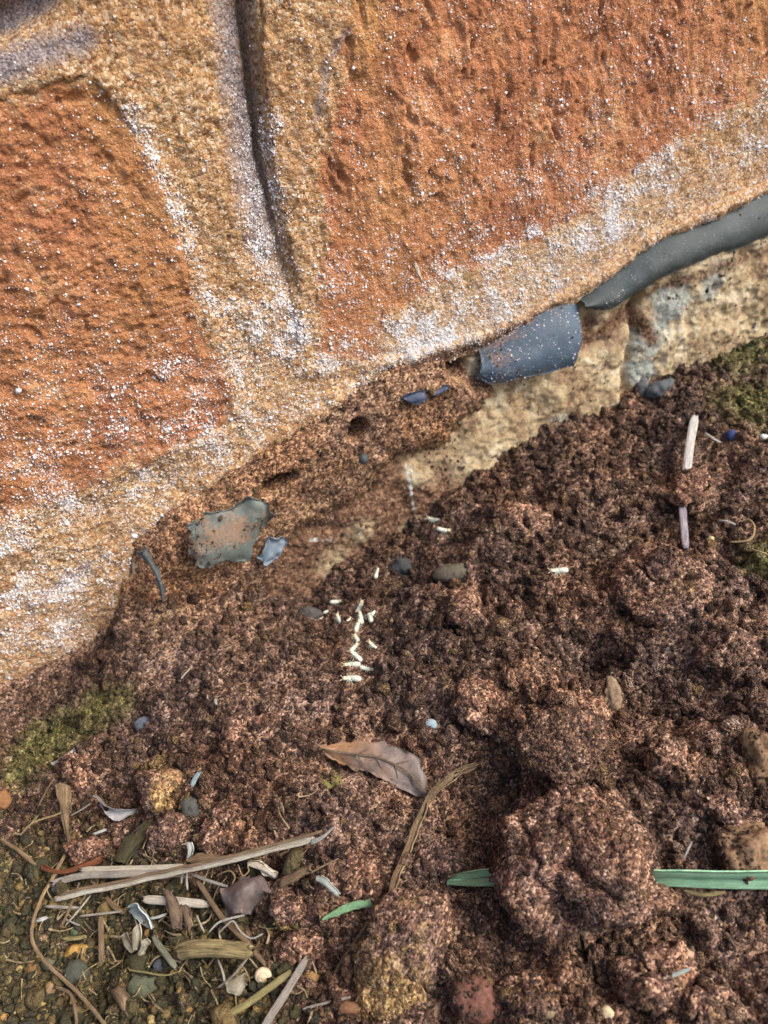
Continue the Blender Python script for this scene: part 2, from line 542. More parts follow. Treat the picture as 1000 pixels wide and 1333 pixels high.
lt = W([(0, 115)])[0][1]; lb = W([(0, 690)])[0][1]
LB = W([(325, 552), (302, 490), (280, 432), (256, 360), (236, 300), (212, 240), (190, 188), (168, 138), (120, 82), (65, 92), (0, 115)]) + [(-.26, lt - .002), (-.26, lb - .002)] + W([(0, 690), (160, 620), (250, 578)])
RBOT = [(1000, 240), (930, 272), (860, 300), (760, 368), (640, 432), (520, 462), (450, 478)]
RB = W([(400, 480), (392, 400), (376, 320), (360, 230), (350, 150), (342, 80), (336, 10)]) + [W([(334, -20)])[0], (W([(334, -20)])[0][0], .101), (.26, .103), (.26, .036)] + W(RBOT)
BEDLINE = [(-250, 1060), (0, 940), (70, 905), (130, 850), (165, 800), (174, 722), (262, 652), (400, 562), (500, 496), (560, 478), (612, 468), (650, 452), (760, 388), (860, 318), (1000, 258), (1200, 150)]
BED = W(BEDLINE) + [(.4, .3), (-.4, .3)]
sLB = sdf(UV, LB); sRB = sdf(UV, RB); sBED = sdf(UV, BED)
nw = fbm(WP, 0.006, 4, 21); nw2 = fbm(WP, 0.0016, 3, 22)
GROOVE = W([(318, -60), (325, 0), (332, 80), (342, 160), (352, 240), (364, 310), (376, 360), (384, 410)])
gw = np.array(GROOVE)

def groove_depth(uv):
    """mortar slopes in from the left brick to a slot beside the right brick"""
    gx = np.interp(uv[:, 1], gw[::-1, 1], gw[::-1, 0])
    gx = gx + .0004 * fbm(np.stack([uv[:, 1], uv[:, 1] * 0, uv[:, 1] * 0], 1), .008, 3, 88)
    fade = sstep(gw[-1, 1] - .003, gw[3, 1], uv[:, 1])
    dx = uv[:, 0] - gx
    left = np.where(dx <= 0, np.exp(-(dx / .0048) ** 2), 0) * .0030
    slot = np.where(dx <= 0.0005, np.exp(-((dx + .0003) / .0009) ** 2), np.exp(-((dx - .0003) / .0005) ** 2)) * .0024
    return fade * (left + slot), dx, fade

gd, gdx, gfade = groove_depth(UV)
SMEAR_R = W([(1200, -20), (1000, 122), (930, 150), (870, 190), (800, 242), (720, 293), (640, 333), (560, 372), (505, 412), (488, 440), (500, 470), (470, 500), (420, 460), (412, 420), (424, 330), (418, 250), (432, 130), (450, 60), (458, 20), (470, -80), (300, -80), (300, 560), (-300, 1100), (1300, 800)])
SALT1 = W([(500, 430), (600, 380), (700, 310), (860, 205), (880, 240), (800, 330), (730, 380), (640, 430), (560, 470), (500, 490)])
SALT2 = W([(310, 130), (345, 140), (375, 300), (395, 420), (400, 470), (340, 500), (300, 440), (285, 390), (330, 370), (335, 260)])
SALT3 = W([(0, 740), (60, 745), (130, 725), (120, 770), (80, 830), (0, 870)])
SALTL = W([(190, 400), (330, 520), (300, 560), (140, 640), (0, 690), (0, 600), (120, 560), (180, 470)])
SALTE = W([(170, 140), (200, 210), (240, 300), (275, 385), (300, 440), (325, 520)])

def wall_attrs(uv, base):
    P = np.stack([uv[:, 0], np.zeros(len(uv)), uv[:, 1]], 1)
    n = fbm(P, .006, 4, 31); n2 = fbm(P, .002, 3, 32)
    smear = np.full(len(uv), base, float)
    s = sdf(uv, SMEAR_R) + n * .0016
    smear = np.maximum(smear, sstep(.0026, -.0026, s + n2 * .0012))
    salt = 0.12 + .16 * sstep(.07, .04, uv[:, 1])
    for poly, a, w in ((SALT1, .72, .006), (SALT2, .75, .003), (SALT3, .62, .005), (SALTL, .40, .008)):
        salt = np.maximum(salt, a * sstep(w, -w, sdf(uv, poly) + n * .004))
    salt = np.maximum(salt, .95 * np.exp(-(dline(uv, W([(512, 470), (540, 455), (590, 440), (640, 420)])) / .0028) ** 2))
    salt = np.maximum(salt, .95 * np.exp(-(dline(uv, W([(328, 140), (345, 220), (352, 300), (362, 380), (385, 440)])) / .0024) ** 2))
    salt = np.maximum(salt, .7 * np.exp(-(dline(uv, W([(880, 190), (800, 235), (720, 288), (640, 328), (560, 368)])) / .0016) ** 2))
    salt = np.maximum(salt, .8 * np.exp(-(dline(uv, SALTE) / .0016) ** 2))
    salt = np.maximum(salt, .55 * np.exp(-(dline(uv, W([(0, 700), (180, 625), (330, 545), (430, 475), (510, 440)])) / .006) ** 2))
    salt = salt * sstep(.112, .075, uv[:, 1]) 
    _, dx, fd = groove_depth(uv)
    stain_dark = .74 * np.exp(-((dx + .0028) / .0046) ** 2) * sstep(gw[-1, 1] - .008, gw[4, 1] - .004, uv[:, 1])
    stain_dark = np.maximum(stain_dark, .75 * np.exp(-(dline(uv, W([(-80, 120), (0, 88), (60, 66), (110, 50)])) / .0028) ** 2))
    stain_dark = np.maximum(stain_dark, .95 * np.exp(-(dline(uv, W([(-60, 40), (0, 20), (50, -10)])) / .003) ** 2))  # darker tone along the sunken bed joint at upper left
    stain_dark = np.maximum(stain_dark, .6 * np.exp(-(dline(uv, W([(452, 40), (425, 80), (412, 150)])) / .0014) ** 2))  # thin darker line along the edge of the mortar smear
    stain_dark = np.maximum(stain_dark, .55 * np.exp(-(dline(uv, W([(40, 790), (70, 765), (115, 735)])) / .0022) ** 2))
    mud = .75 * sstep(.005, -.001, sdf(uv, BED) * -1 + .001 + n * .002)
    mud = np.maximum(mud, .8 * np.exp(-(dline(uv, W([(540, 470), (600, 455), (660, 425), (720, 398)])) / .002) ** 2))
    mud = np.maximum(mud, .45 * sstep(.010, .0, uv[:, 1] + n * .004))
    ochre = .2 + .75 * sstep(.055, .088, uv[:, 1]) * sstep(.03, -.01, np.abs(uv[:, 0] - .04) - .05)
    pale = .9 * sstep(.006, -.006, sdf(uv, SALT1)) + .3 * (n2 > .3)
    return dict(smear=smear, salt=salt, stain_dark=stain_dark, mud=mud, ochre=ochre, pale=np.clip(pale, 0, 1))

# brick_wall: an Empty, with mortar and each brick as parts
wall = empty('brick_wall', (0, 0, 0), 'weathered orange brick wall with tan mortar and white salt bloom rising above the soil', 'wall')

def brick_relief(P, uv, kind):
    warp = np.stack([vnoise(P, .0035, 55), vnoise(P, .0035, 58) * 0, vnoise(P, .0035, 59)], 1)
    if kind == 0:      # left brick: torn, crumpled face, wrinkles running a little sideways
        Q = P * np.array([1, 1, 1.35]) + .0014 * warp
        h = .0008 * fbm(P, .014, 3, 51) + .0006 * fbm(Q, .0036, 5, 52, .6) + .0006 * np.abs(fbm(Q, .0024, 4, 53, .6))
        p = fbm(Q, .0030, 4, 54, .6)
        h = h - .0007 * sstep(.30, .75, p) + .00022 * granules(P, .0008, 57) + .00018 * fbm(P, .0006, 2, 50)
    else:              # right brick: pitted, pits drawn out upright
        Q = P * np.array([1, 1, .55]) + .0013 * warp
        up = sstep(.030, .070, uv[:, 1] - .25 * np.clip(uv[:, 0] - .05, 0, 1))
        h = .0007 * fbm(P, .018, 3, 61) + (.00022 + .0005 * up) * fbm(Q, .0030, 5, 62, .6) + (.00015 + .00045 * up) * np.abs(fbm(Q, .0018, 3, 63))
        p = fbm(Q, .0024, 4, 64, .6) + .25 * fbm(P, .012, 2, 66)
        h = h - (.0004 + .0007 * up) * sstep(.45, 1.0, p)
        h = h + .00016 * granules(P, .0007, 67) + .00014 * fbm(P, .0006, 2, 68)
    return h

def brick(poly, kind, seed, base=0.0):
    s = sdf(UV, poly)
    s = s + .0009 * nw + .0004 * nw2
    keep = s < 0
    d = np.zeros(len(UV))
    near = s < .002
    h = np.zeros(len(UV))
    h[near] = brick_relief(WP[near] + seed, UV[near], kind)
    e = np.clip(.0016 + s, 0, None)
    d = .0003 + h - (e / .0016) ** 2 * .0006
    d = np.where(s > 0, -.007, d)
    V = np.stack([UV[:, 0], -d, UV[:, 1]], 1)
    F = grid_faces(NR, NC, keep)
    V, F, A = compact(V, F, {})
    A = wall_attrs(V[:, [0, 2]], base)
    A['smear'] = np.maximum(A['smear'], .62 * sstep(-.0045, 0, sdf(V[:, [0, 2]], poly) + .002 * fbm(V * [1, 0, 1], .005, 3, 73)))
    sm = A['smear']
    V[:, 1] += sm * .35 * (-V[:, 1] - .0003) * (V[:, 1] < .002)
    V[:, 1] -= sm * (.0002 + .00025 * granules(V * [1, 0, 1], .0008, 71) + .0003 * fbm(V * [1, 0, 1], .003, 3, 72))
    if seed: A['salt'] *= .3
    return mk('brick', V, F, M_MAS, wall, attrs=A), V, A

b1, VB1, AB1 = brick(LB, 0, 0.0)
b2, VB2, AB2 = brick(RB, 1, 0.0)
tag(b1, 'reddish brick with wavy torn face left of the upright joint')
tag(b2, 'orange brick with upright pits right of the upright joint')
course = []
for i, (a, bb, v0, v1, k) in enumerate([(-.26, -.135, .111, .166, 1), (-.118, .055, .111, .166, 0), (.072, .26, .111, .166, 1),
                                        (-.26, -.03, .180, .235, 0), (-.012, .26, .180, .235, 1)]):
    poly = [(a, v0), (bb, v0), (bb, v1), (a, v1)]
    brick(poly, k, .37 * (i + 1)); course.append(poly)

# mortar: one raked, weathered sheet with real depth behind and between the bricks
sAll = np.minimum(sLB, sRB) + .0009 * nw + .0004 * nw2
for poly in course: sAll = np.minimum(sAll, sdf(UV, poly))
d = -.0002 + .0007 * fbm(WP, .012, 3, 81) + .0004 * fbm(WP, .0035, 3, 82) + .00042 * granules(WP + .0004 * np.stack([nw2] * 3, 1), .00105, 83) + .00018 * granules(WP, .0005, 84) + .00025 * np.abs(fbm(WP, .0016, 3, 86)) + .00015 * fbm(WP, .0006, 2, 87)
d = d - gd * 1.0
# raised, crumbly lip of salty mortar above the sheet, and a sunken bed joint above the left brick
lip = np.exp(-((sBED + .0028) / .0026) ** 2)
d = d + lip * (.0009 + .0006 * fbm(WP, .004, 3, 85))
d = d - .006 * np.exp(-(dline(UV, W([(-120, 72), (-20, 36), (40, 6), (70, -30)])) / .0026) ** 2)
d = d + .0009 * np.exp(-(sRB / .0016) ** 2) * sstep(.056, .046, UV[:, 1]) + .0003 * np.exp(-(sLB / .0016) ** 2)
d = np.where(sAll < 0, d - sstep(-.001, -.003, sAll) * .003, d)
under = sstep(-.0006, .0016, sBED + .0006 * nw)
d = d - under * .012
d = np.where(UV[:, 1] > .11, d - .002, d)
keep = sAll > -.004
F = grid_faces(NR, NC, keep)
V = np.stack([UV[:, 0], -d, UV[:, 1]], 1)
VM, F, _ = compact(V, F, {})
AM = wall_attrs(VM[:, [0, 2]], 1.0)
mk('mortar', VM, F, M_MAS, wall, attrs=AM)
# solid body of the wall behind the faces
def box(x0, x1, y0, y1, z0, z1):
    V = [(x, y, z) for z in (z0, z1) for y in (y0, y1) for x in (x0, x1)]
    return V, [(0, 1, 3, 2), (4, 6, 7, 5), (0, 4, 5, 1), (2, 3, 7, 6), (0, 2, 6, 4), (1, 5, 7, 3)]
bv, bf = box(-.265, .265, .016, .11, -.02, .25)
mk('wall_core', bv, bf, M_MAS, wall, smooth=False)

# ------------------------------------------------------------------ concrete slab edge below the plastic sheet
us2 = axis(-0.07, 0.112, 0.00034, -0.27, 0.27, 1.2)
vs2 = np.arange(-.016, .052, .00034)
U2, V2 = np.meshgrid(us2, vs2); UV2 = np.stack([U2.ravel(), V2.ravel()], 1)
P2 = np.stack([UV2[:, 0], np.zeros(len(UV2)), UV2[:, 1]], 1)
topline = np.array(W([(a, b + 4) for a, b in BEDLINE[2:]], 0.0))
vt = np.interp(UV2[:, 0], topline[:, 0], topline[:, 1])
rel = np.clip((vt - UV2[:, 1]) / np.maximum(vt + .002, .006), 0, 1.3)
STEP = W([(842, 392), (832, 440), (818, 480), (812, 530), (808, 600)], -.004); stp = np.array(STEP)
sx = np.interp(UV2[:, 1], stp[::-1, 1], stp[::-1, 0])
nc = fbm(P2, .007, 4, 91)
dr = UV2[:, 0] - sx + .0005 * nc
panel = sstep(-.0004, .0008, dr)
gap = np.exp(-((dr + .0006) / .0012) ** 2)

def conc_d():
    d = .0005 + .0052 * rel ** .8 + .0012 * nc + .0005 * fbm(P2, .0024, 4, 92) + .0004 * granules(P2, .0010, 93) + .0003 * fbm(P2, .0009, 3, 95) - .0007 * sstep(.35, .8, fbm(P2, .004, 4, 94))
    d = d + panel * (.0012 - .002 * rel) - gap * .0022
    hole = np.exp(-(dline(UV2, W([(828, 512), (850, 510)], -.004)) / .0016) ** 2)
    d = d - hole * .004
    # hollow with dirt under the sheet
    d = d - .0018 * np.exp(-(dline(UV2, W([(772, 430), (765, 455), (830, 408), (880, 370)], -.003)) / .0022) ** 2)
    return d
dC = conc_d()
for a_, b_, r_ in ((470, 561, 12), (464, 571, 10), (606, 489, 15), (352, 636, 11), (366, 628, 11), (380, 622, 9)):
    w = W([(a_, b_)], -.005)[0]
    dC = dC - .016 * np.exp(-((UV2[:, 0] - w[0]) ** 2 + (UV2[:, 1] - w[1]) ** 2) ** 2 / (r_ * .00016) ** 4)
over = UV2[:, 1] > vt + .001
dC = np.where(over, dC - .006, dC)
keep = UV2[:, 1] < vt + .0022
F = grid_faces(len(vs2), len(us2), keep)
mud = .25 + .9 * sstep(.012, -.012, UV2[:, 0] - W([(575, 590)], -.004)[0][0]) - .0
mud = mud * (.45 + .40 * sstep(.2, .9, rel)) 
mud = np.maximum(mud, .8 * np.exp(-(dline(UV2, W([(600, 640), (690, 592), (800, 540), (850, 524)], -.006)) / .0018) ** 2))
mud = np.maximum(mud, .75 * np.exp(-(dline(UV2, W([(775, 425), (765, 450), (830, 410), (845, 440)], -.003)) / .0024) ** 2))
mud = np.maximum(mud, .6 * np.exp(-(dline(UV2, W([(880, 372), (930, 350), (1000, 325)], -.003)) / .0022) ** 2))
for a, b, r in ((430, 730, 26), (545, 615, 20), (530, 690, 22), (470, 690, 24)):
    w = W([(a, b)], -.005)[0]
    mud = mud - .8 * np.exp(-((UV2[:, 0] - w[0]) ** 2 + (UV2[:, 1] - w[1]) ** 2) / (r * .00016) ** 2)
blue = np.zeros(len(UV2))
for a, b, r, k in ((850, 450, 34, 1.0), (840, 485, 28, 1.0), (885, 395, 34, .95), (930, 365, 36, .7), (735, 545, 26, .65), (750, 560, 20, .6), (660, 560, 30, .45), (700, 540, 25, .45), (960, 410, 26, .35), (540, 640, 16, .5), (870, 430, 20, .7)):
    w = W([(a, b)], -.005)[0]
    blue = np.maximum(blue, k * np.exp(-((UV2[:, 0] - w[0]) ** 2 + (UV2[:, 1] - w[1]) ** 2) / (r * .00017) ** 2))
salt = .75 * np.exp(-(dline(UV2, W([(534, 612), (538, 640), (540, 668)], -.006)) / .0007) ** 2)
salt = np.maximum(salt, .7 * np.exp(-(dline(UV2, W([(404, 706), (432, 704)], -.006)) / .0007) ** 2))
salt = np.maximum(salt, .6 * np.exp(-(dline(UV2, W([(590, 600), (604, 612)], -.006)) / .0007) ** 2))
V = np.stack([UV2[:, 0], -dC, UV2[:, 1]], 1)
V, F, A = compact(V, F, dict(mud=np.clip(mud, 0, 1), blue=blue, salt=salt))
foot = mk('concrete_slab_edge', V, F, M_CONC, attrs=A)
tag(foot, 'stained tan and bluish concrete slab edge under the torn plastic sheet', 'concrete edge')

# ------------------------------------------------------------------ packed mud filling the bed under the bricks
MUD = W([(150, 812), (160, 760), (172, 716), (262, 648), (330, 606), (400, 556), (500, 490), (560, 474), (614, 470), (616, 492), (650, 506), (620, 540), (575, 575), (520, 600), (480, 632), (430, 672), (385, 694), (372, 730), (340, 775), (250, 790)], -.003)
sM = sdf(UV2, MUD) + .0012 * nc
inm = sstep(.0006, -.005, sM)
md = np.where(over, .0002, np.maximum(dC, .0002)) * 0 + .0008 + .0030 * np.clip(rel, 0, 1.2)
hb = .0032 * inm + .0014 * fbm(P2, .009, 4, 101) + .0005 * np.abs(fbm(P2, .0035, 4, 102)) + .0004 * granules(P2 + .0006 * np.stack([nc] * 3, 1), .0013, 103) + .00028 * granules(P2, .0006, 104) + .0002 * fbm(P2, .0007, 2, 106)
PITS = ((470, 561, 10), (464, 571, 8), (606, 489, 13), (352, 636, 9), (366, 628, 9), (380, 622, 7))
def pit(px, py, r, dep):
    w = W([(px, py)], -.005)[0]
    return dep * np.exp(-((UV2[:, 0] - w[0]) ** 2 + (UV2[:, 1] - w[1]) ** 2) ** 2 / (r * .00016) ** 4)
for a_, b_, r_ in PITS: hb = hb - pit(a_, b_, r_, .011)
hb = hb - .004 * np.exp(-(dline(UV2, W([(388, 700), (400, 692)], -.004)) / .0010) ** 2)
hb = hb - .0012 * np.exp(-(dline(UV2, W([(400, 575), (450, 545), (500, 515)], -.004)) / .0012) ** 2)
dM = md + hb - sstep(0, .0012, sM) * .012
keep = sM < .0012
F = grid_faces(len(vs2), len(us2), keep)
V = np.stack([UV2[:, 0], -dM, UV2[:, 1]], 1)
ochre = .14 + .22 * (fbm(P2, .012, 3, 105) > .15)
VMUD, F, A = compact(V, F, dict(ochre=np.clip(ochre, 0, 1), moss=np.zeros(len(UV2))))
M_MUD = soil_mat('packed_mud_soil', warm=.75, dark=-.10)
mudo = mk('packed_mud', VMUD, F, M_MUD, attrs=A)
tag(mudo, 'brown termite mud packed into the joint under the bricks', 'mud', kind='stuff')

# ------------------------------------------------------------------ the ground
gx = axis(-0.125, 0.135, 0.00036, -6, 6, 1.3)
gy = axis(-0.112, 0.002, 0.00036, -6, 0.02, 1.3)
GX, GY = np.meshgrid(gx, gy); G2 = np.stack([GX.ravel(), GY.ravel()], 1)
gz = H(G2)
gz = np.where(G2[:, 1] > .004, -.02, gz)
MOSSP = [(60, 960, 70, 1.0), (120, 930, 55, .95), (165, 925, 34, .75), (30, 1000, 45, .8), (980, 540, 70, .9), (990, 730, 40, .9), (960, 480, 60, .85), (940, 640, 40, .35), (870, 560, 30, .3), (440, 1020, 14, .7), (335, 880, 30, .3)]
MP = [(planept(a, b, 0.0), r, k) for a, b, r, k in MOSSP]
OCHP = [(640, 900, 30, .25), (340, 760, 60, .25), (215, 1015, 40, .6), (330, 860, 60, .3), (230, 830, 110, .36), (780, 590, 60, .25), (930, 600, 60, .3), (700, 1010, 20, .2)]
OP = [(planept(a, b, 0.0), r, k) for a, b, r, k in OCHP]

def ground_attrs(xy):
    moss = np.zeros(len(xy)); och = np.full(len(xy), .06)
    for P, r, k in MP:
        R = r * mpp(P); moss = np.maximum(moss, k * np.exp(-((xy[:, 0] - P[0]) ** 2 + (xy[:, 1] - P[1]) ** 2) / R ** 2))
    for P, r, k in OP:
        R = r * mpp(P); och = np.maximum(och, k * np.exp(-((xy[:, 0] - P[0]) ** 2 + (xy[:, 1] - P[1]) ** 2) / R ** 2))
    moss = np.maximum(moss, .58 * sstep(.006, -.006, sdf(xy, GRAVEL)))
    return moss, och
gm, go = ground_attrs(G2)
ground = mk('ground', np.stack([G2[:, 0], G2[:, 1], gz], 1), grid_faces(len(gy), len(gx)), M_SOIL, attrs=dict(moss=gm, ochre=go))
tag(ground, 'loose dark red soil at the foot of the wall', kind='structure')

# ------------------------------------------------------------------ loose crumbs, gravel and salt grains (uncountable)
SRC = bpy.data.collections.new('grain_sources')

def ico(sub):
    bm = bmesh.new(); bmesh.ops.create_icosphere(bm, subdivisions=sub, radius=1.0)
    bm.verts.ensure_lookup_table()
    V = np.array([v.co[:] for v in bm.verts]); F = np.array([[v.index for v in f.verts] for f in bm.faces])
    bm.free(); return V, F
ICO = {k: ico(k) for k in (1, 2, 3, 4, 5, 6)}

def src_mesh(name, sub, amp, gr, mat, seed, flat=1.0):
    V, F = ICO[sub]
    V = V.copy()
    r = 1 + amp * fbm(V + seed * 3.1, .9, 3, seed) + gr * (granules(V + seed * 1.7, .62, seed + 3) - .5)
    rg = np.random.default_rng(seed + 900)
    V = V * r[:, None]
    for _ in range(6):
        nn = rg.normal(size=3); nn /= np.linalg.norm(nn)
        V = V - nn * (np.clip(V @ nn - rg.uniform(.45, .8), 0, None) * .8)[:, None]
    V = V * np.array([1, .85, flat])
    me = bpy.data.meshes.new(name)
    me.from_pydata([tuple(v) for v in V], [], [tuple(int(i) for i in f) for f in F]); me.update()
    me.polygons.foreach_set('use_smooth', [True] * len(me.polygons))
    me.materials.append(mat)
    return me

def source_collection(name, meshes):
    c = bpy.data.collections.new(name)
    for m in meshes: c.objects.link(bpy.data.objects.new(m.name, m))
    return c
CRUMBS = source_collection('crumb_sources', [src_mesh('crumb_source', 3, .35, .7, M_CRUMB, s, .8) for s in range(8)])

def gravel_mat():
    m, nt, b = new_mat('gravel_grain'); q = N(nt); c = q.coord()
    n = q.noise(c, 2.0, 4, .6)
    t = q.attr('tint', True)
    col = q.ramp(t, [(0, (.03, .03, .022)), (.35, (.065, .057, .028)), (.55, (.115, .085, .038)), (.75, (.23, .155, .06)), (.9, (.38, .235, .08)), (1, (.6, .48, .2))])
    col = q.mix(q.maprange(n, .45, .7), col, (.07, .06, .03))
    q.l(col, b.inputs['Base Color']); b.inputs['Roughness'].default_value = .6
    q.l(q.bump(n, .5, .1), b.inputs['Normal'])
    return m
M_GRAV = gravel_mat()
GRAINS = source_collection('gravel_sources', [src_mesh('gravel_source', 2, .28, .1, M_GRAV, s + 20, .75) for s in range(6)])
SALTS = source_collection('salt_sources', [src_mesh('salt_source', 1, .4, .5, M_SALT, s + 40, .8) for s in range(4)])

def scatter(name, P, scale, col, nvar, attrs=None, squash=None):
    n = len(P)
    me = bpy.data.meshes.new(name)
    me.vertices.add(n); me.vertices.foreach_set('co', np.asarray(P, np.float32).ravel())
    def add(k, t, a, f):
        at = me.attributes.new(k, t, 'POINT'); at.data.foreach_set(f, a)
    add('rot', 'FLOAT_VECTOR', (RNG.random((n, 3)) * 6.283).astype(np.float32).ravel(), 'vector')
    sc = np.asarray(scale)[:, None] * (0.8 + .4 * RNG.random((n, 3)))
    add('sc', 'FLOAT_VECTOR', sc.astype(np.float32).ravel(), 'vector')
    add('var', 'INT', RNG.integers(0, nvar, n).astype(np.int32), 'value')
    for k, a in (attrs or {}).items(): add(k, 'FLOAT', np.asarray(a, np.float32), 'value')
    o = bpy.data.objects.new(name, me); COL.objects.link(o)
    ng = bpy.data.node_groups.new(name + '_nodes', 'GeometryNodeTree')
    ng.interface.new_socket('Geometry', in_out='INPUT', socket_type='NodeSocketGeometry')
    ng.interface.new_socket('Geometry', in_out='OUTPUT', socket_type='NodeSocketGeometry')
    gi = ng.nodes.new('NodeGroupInput'); gout = ng.nodes.new('NodeGroupOutput')
    ip = ng.nodes.new('GeometryNodeInstanceOnPoints')
    ci = ng.nodes.new('GeometryNodeCollectionInfo'); ci.inputs['Collection'].default_value = col
    ci.inputs['Separate Children'].default_value = True; ci.inputs['Reset Children'].default_value = True
    def na(nm, ty):
        x = ng.nodes.new('GeometryNodeInputNamedAttribute'); x.data_type = ty; x.inputs['Name'].default_value = nm
        return [s for s in x.outputs if s.name == 'Attribute' and s.enabled][0]
    ng.links.new(gi.outputs[0], ip.inputs['Points'])
    ng.links.new(ci.outputs[0], ip.inputs['Instance'])
    ip.inputs['Pick Instance'].default_value = True
    ng.links.new(na('var', 'INT'), ip.inputs['Instance Index'])
    ng.links.new(na('rot', 'FLOAT_VECTOR'), ip.inputs['Rotation'])
    ng.links.new(na('sc', 'FLOAT_VECTOR'), ip.inputs['Scale'])
    ng.links.new(ip.outputs[0], gout.inputs[0])
    md = o.modifiers.new('grains', 'NODES'); md.node_group = ng
    return o

def speckle(o, V, n, tint, size, test, src):
    i = RNG.choice(len(V) // 2, n, replace=False)
    i = i[test(V[i])]
    P = V[i] - np.array(o.location)
    sz = size * np.exp(RNG.normal(0, .5, len(i)))
    if src is CRUMBS:
        g = scatter('soil_specks', P, sz, CRUMBS, 8, dict(tint=np.clip(RNG.normal(tint, .2, len(i)), 0, 1), moss=np.zeros(len(i)), ochre=np.zeros(len(i))))
    else:
        g = scatter('salt_specks', P, sz, SALTS, 4)
    g.parent = o; g['kind'] = 'stuff'

# bare places, so that small things lie free of crumbs: (pixel x, pixel y, radius px)
CLEAR = []

def project(P):
    d = np.asarray(P) - CAM
    z = d @ FW
    return 500 + FPX * (d @ RT) / z, 666.7 - FPX * (d @ UP) / z

def do_crumbs():
    n = 125000
    x = RNG.uniform(-.125, .135, n); y = RNG.uniform(-.115, -.004, n)
    xy = np.stack([x, y], 1)
    k = RNG.random(n)
    size = .00021 * np.exp(RNG.normal(0, .45, n)) + (k > .90) * RNG.uniform(.0002, .0008, n) + (k > .988) * RNG.uniform(.0003, .0011, n)
    sg = sdf(xy, GRAVEL)
    z = H(xy)
    P = np.stack([x, y, z + size * .15], 1)
    px, py = project(P)
    ok = (sg > -.002) | (RNG.random(n) < .3)
    clus = vnoise(P3(x, y), .012, 77) + .5 * vnoise(P3(x, y), .004, 78)
    ok &= RNG.random(n) < .75 + .5 * clus
    ok &= (sdf(np.stack([px, py], 1), [(120, 880), (160, 800), (330, 760), (350, 800), (300, 850), (200, 905)]) > 0) | (RNG.random(n) < .45)
    for a, b, r in CLEAR:
        ok &= ~(((px - a) ** 2 + (py - b) ** 2 < r * r) & (size > .00028))
    # concrete edge stays clean on the right
    P = P[ok]; size = size[ok]; xy = xy[ok]
    moss, och = ground_attrs(xy)
    tint = np.clip(RNG.normal(.43, .24, len(P)), 0, 1)
    och = np.clip(och + (RNG.random(len(P)) > .965) * .5, 0, 1)
    # crumbs clinging to the packed mud as well
    idx = RNG.choice(len(VMUD), 3000, replace=False)
    pm = VMUD[idx]; sm_ = .00019 * np.exp(RNG.normal(0, .45, len(pm)))
    mpx, mpy = project(pm)
    hole = np.zeros(len(pm), bool)
    for a_, b_, r_ in PITS: hole |= (mpx - a_) ** 2 + (mpy - b_) ** 2 < (r_ + 2) ** 2
    keepm = ~(hole | ((mpx > 238) & (mpx < 356) & (mpy > 648) & (mpy < 745)))
    pm = pm[keepm] - np.array([0, .0001, 0]); sm_ = sm_[keepm]
    P = np.concatenate([P, pm]); size = np.concatenate([size, sm_])
    moss = np.concatenate([moss, np.zeros(len(pm))]); och = np.concatenate([och, (RNG.random(len(pm)) > .7) * .6])
    tint = np.concatenate([tint, np.clip(RNG.normal(.55, .2, len(pm)), 0, 1)])
    o = scatter('soil_crumbs', P, size, CRUMBS, 8, dict(tint=tint, moss=moss, ochre=och))
    tag(o, 'loose red brown crumbs of soil covering the ground', 'soil crumbs', kind='stuff')
    # gravel in the mossy corner
    n = 15000
    pts = np.array([planept(a, b, 0)[:2] for a, b in zip(RNG.uniform(-120, 460, n), RNG.uniform(1040, 1420, n))])
    ok = sdf(pts, GRAVEL) < RNG.normal(0, .003, n); pts = pts[ok]
    sz = .00027 * np.exp(RNG.normal(0, .6, len(pts)))
    P = np.stack([pts[:, 0], pts[:, 1], H(pts) + sz * .3], 1)
    o = scatter('gravel', P, sz, GRAINS, 6, dict(tint=np.clip(RNG.beta(1.1, 1.9, len(P)), 0, 1)))
    tag(o, 'fine mossy olive and ochre gravel in the lower left corner', 'gravel', kind='stuff')
    # salt grains on the masonry
    P = []; S = []
    for V, A, nn in ((VB1, AB1, 15000), (VB2, AB2, 36000), (VM, AM, 40000)):
        vis = (np.abs(V[:, 0]) < .11) & (V[:, 2] < .106) & (V[:, 1] < .0035)
        pr = A['salt'] ** 1.6 * vis * (1 - np.clip(A['mud'], 0, 1) * .8)
        n_ = fbm(np.stack([V[:, 0], V[:, 0] * 0, V[:, 2]], 1), .0035, 4, 120)
        pr = pr * (.12 + sstep(-.25, .6, n_) ** 1.3)
        pr = pr / pr.sum()
        i = RNG.choice(len(V), nn, p=pr)
        P.append(V[i] + RNG.normal(0, .00012, (nn, 3)) * [1, .3, 1]); S.append(.000092 * np.exp(RNG.normal(0, .5, nn)))
    P = np.concatenate(P); S = np.concatenate(S)
    o = scatter('salt_bloom', P, S, SALTS, 4)
    o.parent = wall; o['kind'] = 'stuff'
    o['label'] = 'white salt grains crusted over the mortar and brick edges'

# ------------------------------------------------------------------ shape builders for the small things
def resample(P, n):
    P = np.asarray(P, float)
    if len(P) == 2:
        t = np.linspace(0, 1, n)[:, None]; return P[0] * (1 - t) + P[1] * t
    Q = np.vstack([2 * P[0] - P[1], P, 2 * P[-1] - P[-2]])
    out = []
    segs = len(P) - 1
    for t in np.linspace(0, segs, n):
        i = min(int(t), segs - 1); u = t - i
        a, b, c, d = Q[i], Q[i + 1], Q[i + 2], Q[i + 3]
        out.append(.5 * ((2 * b) + (-a + c) * u + (2 * a - 5 * b + 4 * c - d) * u * u + (-a + 3 * b - 3 * c + d) * u ** 3))
    return np.array(out)

